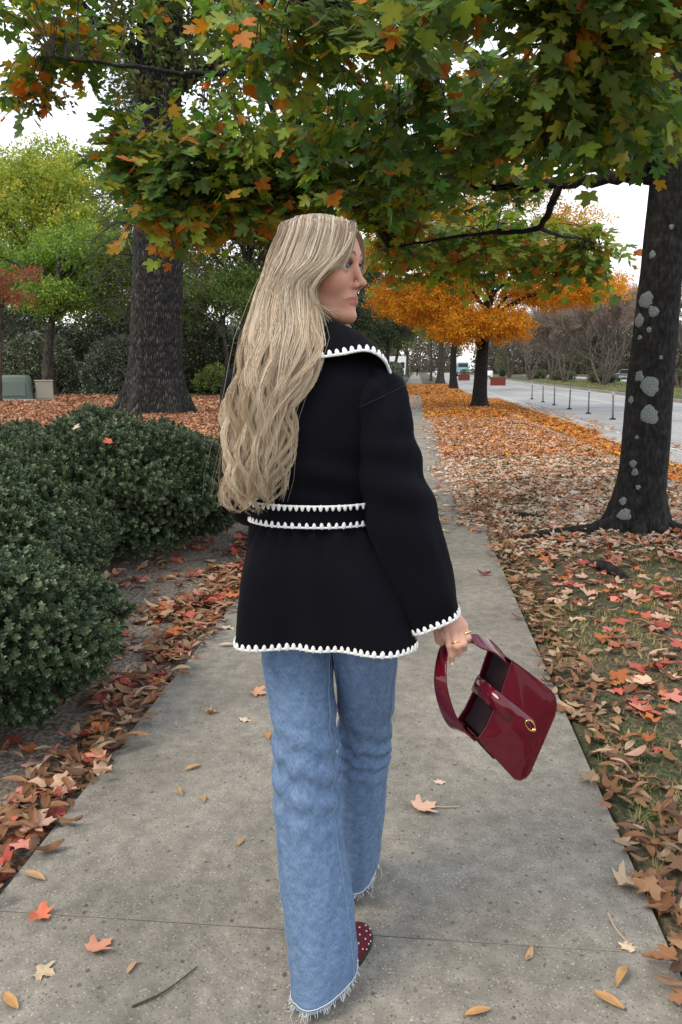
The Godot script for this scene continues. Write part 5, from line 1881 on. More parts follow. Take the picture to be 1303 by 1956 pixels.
func build_person() -> void:
	var t := thing("person", "woman with long blonde hair in black coat and blue jeans walking away, looking right", "person", BASE)
	var body := MB.new()
	# trunk and limbs, inside the clothes
	var sd := SDF.new(Vector3(-0.46, 0.02, -2.0), Vector3(0.12, 1.5, -1.5), 0.016)
	var k := 0.05
	sd.cap(Vector3(-0.22, 0.93, -1.73), Vector3(-0.215, 1.08, -1.72), 0.105, 0.085, k)
	sd.cap(Vector3(-0.22, 1.1, -1.72), Vector3(-0.23, 1.30, -1.72), 0.088, 0.095, k)
	sd.cap(Vector3(-0.33, 1.345, -1.715), Vector3(-0.13, 1.345, -1.715), 0.05, 0.05, k)
	sd.cap(Vector3(-0.232, 1.36, -1.72), Vector3(-0.235, 1.46, -1.735), 0.05, 0.048, 0.03)
	sd.chain([Vector3(-0.11, 1.335, -1.70), Vector3(-0.055, 1.11, -1.66), Vector3(0.055, 0.90, -1.645)], [0.044, 0.036, 0.026], 0.03)
	sd.chain([Vector3(-0.355, 1.335, -1.70), Vector3(-0.355, 1.09, -1.71), Vector3(-0.335, 1.045, -1.82)], [0.044, 0.036, 0.024], 0.03)
	sd.chain([Vector3(-0.265, 0.88, -1.73), Vector3(-0.245, 0.50, -1.66), Vector3(-0.195, 0.09, -1.585)], [0.07, 0.048, 0.034], 0.03)
	sd.chain([Vector3(-0.145, 0.88, -1.74), Vector3(-0.115, 0.50, -1.825), Vector3(-0.14, 0.09, -1.94)], [0.066, 0.048, 0.034], 0.03)
	var tone := func(_p: Vector3) -> Color: return Color(0.56, 0.30, 0.205)
	sd.nets(body, tone)
	# head, in its own frame: x forward, y up, z towards her right
	sd = SDF.new(Vector3(-0.125, -0.20, -0.10), Vector3(0.13, 0.125, 0.10), 0.0028)
	sd.ell(Vector3(-0.006, 0.026, 0), Vector3(0.086, 0.080, 0.069), 0.02)
	sd.ell(Vector3(0.028, 0.035, 0), Vector3(0.062, 0.060, 0.060), 0.02)
	sd.ell(Vector3(0.030, -0.032, 0), Vector3(0.056, 0.074, 0.053), 0.02)
	for s in [-1.0, 1.0]:
		sd.cap(Vector3(-0.005, -0.062, 0.047 * s), Vector3(0.060, -0.099, 0.016 * s), 0.015, 0.012, 0.025)
		sd.ell(Vector3(0.054, -0.028, 0.036 * s), Vector3(0.026, 0.024, 0.020), 0.02)
	sd.ell(Vector3(0.074, -0.099, 0), Vector3(0.0165, 0.015, 0.017), 0.02)
	sd.ell(Vector3(0.066, -0.066, 0), Vector3(0.022, 0.022, 0.026), 0.015)
	sd.cap(Vector3(0.079, 0.022, -0.024), Vector3(0.079, 0.022, 0.024), 0.010, 0.010, 0.018)
	for s in [-1.0, 1.0]:
		sd.ell(Vector3(0.096, 0.0, 0.033 * s), Vector3(0.015, 0.0115, 0.018), 0.012, true)
	sd.chain([Vector3(0.081, 0.014, 0), Vector3(0.090, -0.008, 0), Vector3(0.1035, -0.0305, 0)], [0.0065, 0.006, 0.0072], 0.011)
	sd.ell(Vector3(0.1045, -0.033, 0), Vector3(0.0088, 0.0075, 0.0085), 0.006)
	for s in [-1.0, 1.0]:
		sd.ell(Vector3(0.0925, -0.0385, 0.0108 * s), Vector3(0.0088, 0.0065, 0.0056), 0.006)
		sd.ell(Vector3(0.0985, -0.0445, 0.006 * s), Vector3(0.004, 0.0025, 0.0028), 0.003, true)
		# lids
		sd.chain([Vector3(0.073, 0.004, 0.047 * s), Vector3(0.0845, 0.0085, 0.033 * s), Vector3(0.0805, 0.0035, 0.018 * s)], [0.003, 0.0038, 0.003], 0.004)
		sd.chain([Vector3(0.074, -0.006, 0.046 * s), Vector3(0.0825, -0.0095, 0.033 * s), Vector3(0.080, -0.004, 0.018 * s)], [0.0025, 0.0028, 0.0025], 0.004)
		# lips, upper and lower
		sd.chain([Vector3(0.0895, -0.0625, 0.003 * s), Vector3(0.0862, -0.0628, 0.012 * s), Vector3(0.0745, -0.0635, 0.0270 * s)], [0.0040, 0.0036, 0.0018], 0.004)
		sd.chain([Vector3(0.0878, -0.0720, 0), Vector3(0.0850, -0.0712, 0.011 * s), Vector3(0.0745, -0.0655, 0.0260 * s)], [0.0050, 0.0044, 0.0018], 0.004)
		sd.chain([Vector3(0.0950, -0.0668, 0), Vector3(0.0910, -0.0665, 0.012 * s), Vector3(0.0785, -0.0640, 0.0285 * s)], [0.0016, 0.0015, 0.001], 0.002, true)
		# ear
		sd.ell(Vector3(-0.012, -0.008, 0.0685 * s), Vector3(0.016, 0.029, 0.008), 0.006)
	sd.chain([Vector3(-0.022, -0.05, 0), Vector3(-0.03, -0.19, 0)], [0.047, 0.052], 0.025)
	var fwd := Vector3(0.94, -0.02, 0.34).normalized()
	var up := (Vector3.UP - fwd * fwd.y).normalized()
	var head := Transform3D(Basis(fwd, up, fwd.cross(up)), Vector3(-0.214, 1.600, -1.745))
	sd.nets(body, face_paint, head)
	# right hand closed on the strap
	sd = SDF.new(Vector3(0.02, 0.735, -1.70), Vector3(0.15, 0.935, -1.585), 0.0024)
	var wrist := Vector3(0.062, 0.915, -1.645)
	sd.cap(Vector3(0.058, 0.93, -1.645), Vector3(0.066, 0.885, -1.643), 0.026, 0.024, 0.01)
	var mcp := [Vector3(0.072, 0.846, -1.628), Vector3(0.085, 0.842, -1.624), Vector3(0.098, 0.842, -1.627), Vector3(0.1075, 0.847, -1.634)]
	for m in mcp:
		sd.cap(Vector3(0.066, 0.888, -1.643).lerp(m, 0.1), m, 0.019, 0.0112, 0.008)
	sd.chain([mcp[0], Vector3(0.080, 0.810, -1.617), Vector3(0.0845, 0.786, -1.622), Vector3(0.0855, 0.767, -1.630)], [0.0100, 0.0088, 0.0075, 0.0058], 0.003)
	sd.chain([mcp[1], Vector3(0.095, 0.812, -1.608), Vector3(0.0995, 0.790, -1.624), Vector3(0.097, 0.781, -1.646)], [0.0100, 0.0090, 0.0078, 0.0064], 0.003)
	sd.chain([mcp[2], Vector3(0.1075, 0.816, -1.611), Vector3(0.110, 0.799, -1.630), Vector3(0.104, 0.796, -1.650)], [0.0095, 0.0085, 0.0075, 0.0062], 0.003)
	sd.chain([mcp[3], Vector3(0.1175, 0.826, -1.622), Vector3(0.119, 0.812, -1.640), Vector3(0.113, 0.809, -1.656)], [0.0086, 0.0076, 0.0068, 0.0056], 0.003)
	sd.chain([Vector3(0.058, 0.872, -1.650), Vector3(0.053, 0.835, -1.662), Vector3(0.059, 0.806, -1.660), Vector3(0.075, 0.793, -1.657)], [0.014, 0.0108, 0.0092, 0.0072], 0.006)
	var hand_tone := func(p: Vector3) -> Color:
		var c := Color(0.58, 0.32, 0.235)
		for m in mcp:
			c = c.lerp(Color(0.56, 0.25, 0.18), 0.5 * (1.0 - smoothstep(0.004, 0.014, p.distance_to(m + Vector3(0, 0, 0.01)))))
		return c
	sd.nets(body, hand_tone)
	part("body", body.mesh(BASE), M.skin, t)
	var mb := MB.new()
	mb.ball(Vector3(0.0858, 0.7655, -1.6255), Vector3(0.0042, 0.0085, 0.003), 8, 6)
	part("fingernail", mb.mesh(BASE), mat("nail", lin(0.70, 0.52, 0.47), 0.2), t)
	# eyes
	for s in [1.0, -1.0]:
		mb = MB.new()
		var n := 26
		var c0 := Vector3(0.0735, 0.0, 0.0325 * s)
		var st := mb.v.size()
		for a in n + 1:
			var th := PI * a / n
			for b in 25:
				var ph := TAU * (b % 24) / 24
				var col := Color(0.48, 0.44, 0.42)
				if th < 0.16:
					col = Color(0.01, 0.01, 0.012)
				elif th < 0.46:
					col = Color(0.055, 0.085, 0.12)
				elif th < 0.52:
					col = Color(0.03, 0.04, 0.06)
				# gaze turns a little towards the camera
				var d := Basis(Vector3.UP, -0.12) * Vector3(cos(th), sin(th) * cos(ph), sin(th) * sin(ph))
				mb.add(head * (c0 + d * 0.0125), Vector2.ZERO, col)
		mb.grid(st, n + 1, 25)
		var eye := part("eye", mb.mesh(BASE), M.eye, t)
		mb = MB.new()
		var lid := spline([head * Vector3(0.0735, 0.0015, 0.0475 * s), head * Vector3(0.0825, 0.0072, 0.040 * s), head * Vector3(0.0868, 0.0078, 0.032 * s), head * Vector3(0.0845, 0.003, 0.020 * s)], 14)
		mb.tube(lid, taper(0.0019, 0.0012, 14), 5)
		for j in 14:
			var o := (lid[j] - head * c0).normalized()
			var tip: Vector3 = lid[j] + (o + up * 0.55 + head.basis.z * s * (0.35 - j * 0.03)).normalized() * 0.0095
			mb.tube(PackedVector3Array([lid[j], lid[j].lerp(tip, 0.6) - up * 0.001, tip]), PackedFloat32Array([0.0011, 0.0008, 0.0003]), 3)
		part("eyelash", mb.mesh(BASE), M.lash, eye)
	# rings
	for r in [[Vector3(0.0925, 0.8185, -1.6115), Vector3(0.3, -0.93, 0.4), 0.0102, 0.0016], [Vector3(0.1145, 0.833, -1.626), Vector3(0.4, -0.85, 0.45), 0.0094, 0.0024]]:
		mb = MB.new()
		var ax: Vector3 = r[1].normalized()
		var e1 := ax.cross(Vector3.RIGHT).normalized()
		var e2 := ax.cross(e1)
		var pts := PackedVector3Array()
		for j in 25:
			pts.append(r[0] + (e1 * cos(TAU * j / 24) + e2 * sin(TAU * j / 24)) * r[2])
		mb.tube(pts, taper(r[3], r[3], 25), 8)
		part("ring", mb.mesh(BASE), M.gold, t)
	build_jeans(t)
	build_shoes(t)
	build_coat(t)
	build_hair(t, head)


func build_jeans(t: Node3D) -> void:
	var X := Vector3.RIGHT
	var legs := [
		[[Vector3(-0.262, 0.90, -1.72), 0.09, 0.11, X], [Vector3(-0.262, 0.735, -1.715), 0.082, 0.10, X], [Vector3(-0.24, 0.575, -1.665), 0.072, 0.086, X], [Vector3(-0.23, 0.405, -1.63), 0.0745, 0.085, X], [Vector3(-0.208, 0.24, -1.60), 0.0785, 0.092, X], [Vector3(-0.193, 0.11, -1.575), 0.077, 0.098, Vector3(1, 0.12, 0)], [Vector3(-0.190, 0.034, -1.565), 0.0765, 0.102, Vector3(1, 0.28, 0)]],
		[[Vector3(-0.125, 0.90, -1.73), 0.09, 0.11, X], [Vector3(-0.107, 0.735, -1.74), 0.076, 0.10, X], [Vector3(-0.112, 0.52, -1.82), 0.064, 0.08, X], [Vector3(-0.118, 0.40, -1.85), 0.063, 0.078, X], [Vector3(-0.132, 0.255, -1.88), 0.067, 0.084, X], [Vector3(-0.148, 0.12, -1.91), 0.071, 0.092, X], [Vector3(-0.158, 0.042, -1.93), 0.074, 0.097, Vector3(1, 0.18, 0)]]]
	var jeans := Node3D.new()
	jeans.name = "jeans"
	t.add_child(jeans)
	jeans.set_meta("label", "faded blue flared jeans with frayed hems")
	for n in 2:
		var lf := Loft.new(legs[n])
		lf.fold = func(tt: float, a: float) -> float:
			var f := 0.0055 * noise.get_noise_3d(cos(a) * 40.0, tt * 130.0 + n * 77.0, sin(a) * 40.0)
			# creases behind the knee and a soft centre fold
			f += 0.0065 * exp(-pow((tt - 0.40) / 0.11, 2.0)) * sin(tt * 95.0 + a * 2.2 + 3.0 * noise.get_noise_2d(a * 20.0, tt * 60.0) + n)
			f += 0.0055 * smoothstep(0.5, 1.0, tt) * sin(a * 3.0 + n * 2.0 + tt * 2.0)
			return f
		var mb := MB.new()
		lf.mesh(mb, 110, 60, 1.0, 0.9)
		part("leg", mb.mesh(BASE), M.denim, jeans)
		for sa in [0.35, PI - 0.5]:
			mb = MB.new()
			var run := PackedVector3Array()
			for j in 60:
				run.append(lf.at(lerpf(0.1, 0.99, j / 59.0), sa + 0.12 * sin(j * 0.06), 0.0002))
			mb.tube(run, taper(0.0016, 0.0016, 60), 5)
			part("seam", mb.mesh(BASE), M.denim_seam, jeans)
		mb = MB.new()
		lf.mesh(mb, 5, 60, 1.0, 0.1, 0.975, 1.0, 0.0022)
		part("hem", mb.mesh(BASE), M.denim_seam, jeans)
		mb = MB.new()
		var line := PackedVector3Array()
		for j in 49:
			line.append(lf.at(0.968, TAU * j / 48, 0.002))
		mb.tube(line, taper(0.0011, 0.0011, 49), 4)
		for j in 150:
			var a := rf(0, TAU)
			var p := lf.at(1.0, a, rf(-0.001, 0.003))
			var d := Vector3(cos(a) * 0.35, -1.0, sin(a) * 0.35) + rand_dir() * 0.8
			var ln := rf(0.005, 0.016) if j > 16 else rf(0.02, 0.05)
			var q := p + d.normalized() * ln * 0.5
			var e := q + (d.normalized() + rand_dir() * 0.7).normalized() * ln * 0.5
			e.y = maxf(e.y, 0.004)
			q.y = maxf(q.y, 0.005)
			mb.tube(PackedVector3Array([p + Vector3(0, 0.006, 0), p, q, e]), PackedFloat32Array([0.0008, 0.0009, 0.0008, 0.0004]), 3)
		part("frayed_threads", mb.mesh(BASE), M.thread, jeans).set_meta("kind", "stuff")


func build_shoes(t: Node3D) -> void:
	for s in [[Vector3(-0.188, 0, -1.512), Vector3(-0.112, 0, -1.775)], [Vector3(-0.150, 0, -1.90), Vector3(-0.135, 0, -2.17)]]:
		var a: Vector3 = s[0]
		var b: Vector3 = s[1]
		var f := (b - a).normalized()
		var w := f.cross(Vector3.UP)
		var ln := a.distance_to(b)
		# along the foot: distance, half width, height
		var prof := [[0.0, 0.006, 0.035], [0.015, 0.024, 0.055], [0.06, 0.031, 0.062], [0.11, 0.031, 0.060], [0.16, 0.039, 0.050], [0.205, 0.042, 0.040], [0.24, 0.036, 0.032], [0.262, 0.022, 0.024], [0.272, 0.006, 0.014]]
		var mb := MB.new()
		var cols := 20
		for p in prof:
			for j in cols + 1:
				var an := TAU * (j % cols) / cols
				var y: float = 0.012 + maxf(0.0, sin(an)) * (p[2] - 0.012) if sin(an) > 0 else 0.012
				mb.add(a + f * (p[0] / 0.272 * ln) + w * cos(an) * p[1] * (1.0 if sin(an) >= 0 else 0.96) + Vector3.UP * y)
		mb.grid(0, prof.size(), cols + 1, false)
		var shoe := part("shoe", mb.mesh(BASE), M.suede, t)
		mb = MB.new()
		for p in prof:
			for q in [[-1.0, 0.014], [-1.06, 0.011], [-1.06, 0.002], [1.06, 0.002], [1.06, 0.011], [1.0, 0.014]]:
				mb.add(a + f * (p[0] / 0.272 * ln) + w * q[0] * p[1] + Vector3.UP * q[1])
		mb.grid(0, prof.size(), 6, true)
		part("sole", mb.mesh(BASE, false), M.sole, shoe)
		for q in [[0.17, 50], [0.17, 80], [0.17, 25], [0.17, 110], [0.2, 40], [0.2, 65], [0.2, 92], [0.2, 15], [0.228, 50], [0.228, 80], [0.228, 25], [0.228, 110], [0.25, 60], [0.25, 30], [0.14, 30], [0.14, 55], [0.14, 10], [0.185, 8], [0.215, 8], [0.02, 60], [0.02, 120], [0.06, 20], [0.1, 20]]:
			var an := deg_to_rad(q[1])
			var hw := 0.0
			var hh := 0.0
			for m in prof.size() - 1:
				if q[0] >= prof[m][0] and q[0] <= prof[m + 1][0]:
					var g: float = (q[0] - prof[m][0]) / (prof[m + 1][0] - prof[m][0])
					hw = lerpf(prof[m][1], prof[m + 1][1], g)
					hh = lerpf(prof[m][2], prof[m + 1][2], g)
			mb = MB.new()
			mb.ball(a + f * (q[0] / 0.272 * ln) + w * cos(an) * hw + Vector3.UP * (0.012 + sin(an) * (hh - 0.012)), Vector3.ONE * 0.0028, 6, 4)
			part("stud", mb.mesh(BASE), M.silver, shoe)


var stitch_mesh: ArrayMesh


func trim(coat: Node3D, pts: PackedVector3Array, inward: Callable, outward: Callable, step := 0.0135, size := 1.0) -> void:
	# a crocheted edge: a cord with a row of shells standing on it
	var mb := MB.new()
	mb.tube(pts, taper(0.0028 * size, 0.0028 * size, pts.size()), 7, Color.WHITE, true)
	part("trim_cord", mb.mesh(BASE), M.white_yarn, coat)
	var run := 0.0
	for j in pts.size() - 1:
		var seg := pts[j].distance_to(pts[j + 1])
		run += seg
		if run >= step:
			run = 0.0
			var p := pts[j + 1]
			var tg := (pts[j + 1] - pts[j]).normalized()
			var iw: Vector3 = inward.call(p)
			iw = (iw - tg * iw.dot(tg)).normalized()
			var nz := tg.cross(iw).normalized()
			var ow: Vector3 = outward.call(p)
			if nz.dot(ow) < 0:
				nz = -nz
			var s := size * rf(0.9, 1.08)
			part("stitch", stitch_mesh, M.white_yarn, coat, Transform3D(Basis(tg * s, iw * s, nz * s).rotated(nz, rf(-0.12, 0.12)), p + iw * 0.0045 * size + nz * 0.0012 - BASE))


func build_coat(t: Node3D) -> void:
	stitch_mesh = null
	var sm := MB.new()
	var st := 0
	for a in 6:
		var th := PI * a / 5
		for b in 9:
			var ph := TAU * (b % 8) / 8
			var y := cos(th) * 0.0085
			# blunt tooth, broader at its foot
			var w := sin(th) * lerpf(0.0062, 0.0042, clampf(y / 0.0085 * 0.5 + 0.5, 0, 1))
			sm.add(Vector3(w * cos(ph), y, w * sin(ph) * 0.55))
	sm.grid(st, 6, 9, true)
	stitch_mesh = sm.mesh()
	var X := Vector3.RIGHT
	var rings := [
		[Vector3(-0.235, 1.455, -1.728), 0.062, 0.062, X], [Vector3(-0.233, 1.425, -1.722), 0.095, 0.078, X], [Vector3(-0.230, 1.395, -1.718), 0.148, 0.100, X], [Vector3(-0.228, 1.35, -1.715), 0.172, 0.120, X], [Vector3(-0.227, 1.28, -1.715), 0.165, 0.132, X], [Vector3(-0.226, 1.20, -1.715), 0.155, 0.132, X],
		[Vector3(-0.224, 1.13, -1.715), 0.143, 0.122, X], [Vector3(-0.222, 1.075, -1.715), 0.133, 0.112, X], [Vector3(-0.218, 1.03, -1.715), 0.145, 0.122, X], [Vector3(-0.206, 0.965, -1.715), 0.164, 0.142, X], [Vector3(-0.192, 0.885, -1.715), 0.182, 0.152, X], [Vector3(-0.181, 0.807, -1.715), 0.195, 0.160, X]]
	var lf := Loft.new(rings)
	lf.sq = 2.25
	lf.sq_end = 6.0
	lf.fold = func(tt: float, a: float) -> float:
		var lo := smoothstep(0.66, 1.0, tt)
		var f := lo * (0.011 * sin(a * 6.0 + 0.7 + 1.5 * sin(a * 2.0)) + 0.007 * sin(a * 11.0 + 2.0))
		f += 0.006 * exp(-pow((tt - 0.70) / 0.05, 2.0)) * sin(a * 24.0 + 3.0 * sin(a * 3.0))
		f += (0.006 * noise.get_noise_3d(cos(a) * 18.0, tt * 55.0, sin(a) * 18.0)) * smoothstep(0.1, 0.3, tt)
		f += 0.005 * exp(-pow((tt - 0.50) / 0.08, 2.0)) * sin(tt * 60.0 + a * 3.0)
		return f
	var mb := MB.new()
	lf.mesh(mb, 120, 128, 1.2, 0.75)
	var coat := part("coat", mb.mesh(BASE), M.black_wool, t)
	coat.set_meta("label", "black wool coat with white scalloped trim")
	# dark inside, seen under the hem
	mb = MB.new()
	lf.mesh(mb, 8, 64, 1.0, 1.0, 0.82, 0.996, -0.006)
	part("lining", mb.mesh(BASE), M.lining, coat)
	var hem := PackedVector3Array()
	for j in 401:
		hem.append(lf.at(1.0, TAU * j / 400, 0.001))
	var out := func(p: Vector3) -> Vector3: return Vector3(p.x + 0.2, 0, p.z + 1.715).normalized()
	var upw := func(_p: Vector3) -> Vector3: return Vector3.UP
	var dnw := func(_p: Vector3) -> Vector3: return Vector3.DOWN
	trim(coat, hem, upw, out)
	# belt
	var belt_t0 := 0.578
	var belt_t1 := 0.660
	mb = MB.new()
	var bl := Loft.new(rings)
	bl.sq = 2.25
	bl.mesh(mb, 9, 96, 1.2, 0.1, belt_t0, belt_t1, 0.009)
	part("belt", mb.mesh(BASE), M.black_wool, coat)
	for e in [[belt_t0, dnw], [belt_t1, upw]]:
		var line := PackedVector3Array()
		for j in 301:
			line.append(bl.at(e[0], TAU * j / 300, 0.0115))
		trim(coat, line, e[1], out, 0.0125, 0.85)
	# sleeves
	var sl := Loft.new([
		[Vector3(-0.125, 1.378, -1.705), 0.035, 0.058, Vector3(1, 0.9, 0)], [Vector3(-0.098, 1.345, -1.70), 0.060, 0.078, Vector3(1, 0.6, 0)], [Vector3(-0.080, 1.28, -1.685), 0.069, 0.080, Vector3(1, 0.3, 0)], [Vector3(-0.068, 1.205, -1.67), 0.073, 0.076, Vector3(1, 0.24, 0)], [Vector3(-0.035, 1.10, -1.66), 0.076, 0.073, Vector3(1, 0.28, 0)],
		[Vector3(0.000, 0.985, -1.652), 0.075, 0.068, Vector3(1, 0.33, 0)], [Vector3(0.028, 0.905, -1.646), 0.069, 0.062, Vector3(1, 0.38, 0)], [Vector3(0.045, 0.853, -1.643), 0.062, 0.056, Vector3(1, 0.44, 0)]])
	sl.fold = func(tt: float, a: float) -> float:
		var f := 0.0055 * noise.get_noise_3d(cos(a) * 16.0 + 50.0, tt * 60.0, sin(a) * 16.0)
		f += 0.0075 * exp(-pow((tt - 0.18) / 0.10, 2.0)) * sin(a * 3.0 - tt * 22.0)
		f += 0.0055 * exp(-pow((tt - 0.50) / 0.13, 2.0)) * sin(tt * 46.0 + a * 2.0)
		return f + 0.003 * sin(a * 4.0 + tt * 5.0)
	mb = MB.new()
	sl.mesh(mb, 90, 64, 0.5, 0.6)
	part("sleeve", mb.mesh(BASE), M.black_wool, coat)
	var cuff := PackedVector3Array()
	for j in 201:
		cuff.append(sl.at(1.0, TAU * j / 200, 0.001))
	var cc := Vector3(0.045, 0.853, -1.643)
	trim(coat, cuff, func(_p): return Vector3(-0.35, 0.93, 0), func(p): return (p - cc).normalized())
	var sl2 := Loft.new([
		[Vector3(-0.335, 1.378, -1.705), 0.035, 0.058, Vector3(1, -0.9, 0)], [Vector3(-0.36, 1.345, -1.70), 0.058, 0.075, Vector3(1, -0.6, 0)], [Vector3(-0.365, 1.26, -1.70), 0.060, 0.075, X], [Vector3(-0.362, 1.16, -1.70), 0.060, 0.072, X], [Vector3(-0.355, 1.08, -1.72), 0.060, 0.068, X], [Vector3(-0.343, 1.035, -1.78), 0.058, 0.05, X], [Vector3(-0.33, 1.03, -1.86), 0.056, 0.05, X]])
	mb = MB.new()
	sl2.mesh(mb, 50, 40, 0.5, 0.6)
	part("sleeve", mb.mesh(BASE), M.black_wool, coat)
	# collar: turned-down sheet from the fold at the neck to its trimmed edge
	var fold := spline([Vector3(-0.325, 1.455, -1.70), Vector3(-0.295, 1.480, -1.675), Vector3(-0.252, 1.492, -1.665), Vector3(-0.21, 1.497, -1.665), Vector3(-0.166, 1.483, -1.68), Vector3(-0.118, 1.457, -1.70), Vector3(-0.090, 1.424, -1.74), Vector3(-0.082, 1.395, -1.80)], 48)
	var edge := spline([Vector3(-0.372, 1.372, -1.685), Vector3(-0.350, 1.392, -1.64), Vector3(-0.310, 1.403, -1.606), Vector3(-0.227, 1.407, -1.60), Vector3(-0.155, 1.416, -1.602), Vector3(-0.100, 1.424, -1.616), Vector3(-0.066, 1.404, -1.65), Vector3(-0.052, 1.365, -1.70)], 48)
	mb = MB.new()
	for side in [0, 1]:
		var s := mb.v.size()
		for j in 9:
			var f := j / 8.0
			for q in 48:
				var p := fold[q].lerp(edge[q], f)
				var bulge := sin(PI * pow(f, 0.6)) * 0.010
				mb.add(p + Vector3(0, bulge, bulge * 0.9) - Vector3(0, 0.004, 0.004) * side, Vector2(q / 47.0, f * 0.2))
		mb.grid(s, 9, 48, side == 1)
	part("collar", mb.mesh(BASE), M.black_wool, coat)
	# stand of the collar round the neck
	mb = MB.new()
	for q in 48:
		mb.add(fold[q] + Vector3(0, -0.001, -0.003))
	for q in 48:
		mb.add(Vector3(lerpf(fold[q].x, -0.23, 0.2), 1.40, lerpf(fold[q].z, -1.73, 0.3)))
	mb.grid(0, 2, 48)
	part("collar_stand", mb.mesh(BASE), M.black_wool, coat)
	var fine := PackedVector3Array()
	for q in 47:
		for j in 6:
			fine.append(edge[q].lerp(edge[q + 1], j / 6.0) + Vector3(0, 0, 0.002))
	trim(coat, fine, func(p: Vector3): return (Vector3(-0.20, 1.50, -1.66) - p) * Vector3(0.3, 1, 0.6), func(p: Vector3): return Vector3(p.x + 0.23, 0.6, p.z + 1.72), 0.0145, 1.05)
	# shoulder seam of the dropped sleeve
	mb = MB.new()
	var seam := PackedVector3Array()
	for j in 30:
		seam.append(sl.at(0.2, -0.4 + 2.6 * j / 29.0, 0.0005))
	mb.tube(seam, taper(0.0012, 0.0012, 30), 4)
	part("seam", mb.mesh(BASE), M.lining, coat)


const HAIR_ROWS := [[1.677, -0.287, -0.132, -1.672], [1.636, -0.307, -0.138, -1.665], [1.604, -0.317, -0.152, -1.656], [1.582, -0.321, -0.185, -1.648], [1.556, -0.328, -0.212, -1.643], [1.519, -0.337, -0.207, -1.628], [1.476, -0.347, -0.195, -1.603], [1.434, -0.357, -0.191, -1.578], [1.372, -0.360, -0.217, -1.558], [1.310, -0.366, -0.245, -1.549], [1.238, -0.373, -0.254, -1.546], [1.174, -0.379, -0.263, -1.547], [1.120, -0.376, -0.286, -1.552], [1.093, -0.366, -0.298, -1.553]]


func hair_at(u: float, f: float) -> Vector3:
	var m := HAIR_ROWS.size() - 1
	var s := clampi(int(f), 0, m - 1)
	var g := clampf(f, 0, m) - s
	var v := []
	for q in 4:
		v.append(cubic_interpolate(HAIR_ROWS[s][q], HAIR_ROWS[s + 1][q], HAIR_ROWS[maxi(s - 1, 0)][q], HAIR_ROWS[mini(s + 2, m)][q], g))
	var e := 2.0 * u - 1.0
	var low := smoothstep(2.5, 6.5, f)
	var drop := 0.0
	if u < 0.5:
		drop = lerpf(0.048, 0.030, low) * e * e
	else:
		drop = lerpf(0.012, 0.022, low) * e * e
	return Vector3(lerpf(v[1], v[2], u), v[0], v[3] - drop)


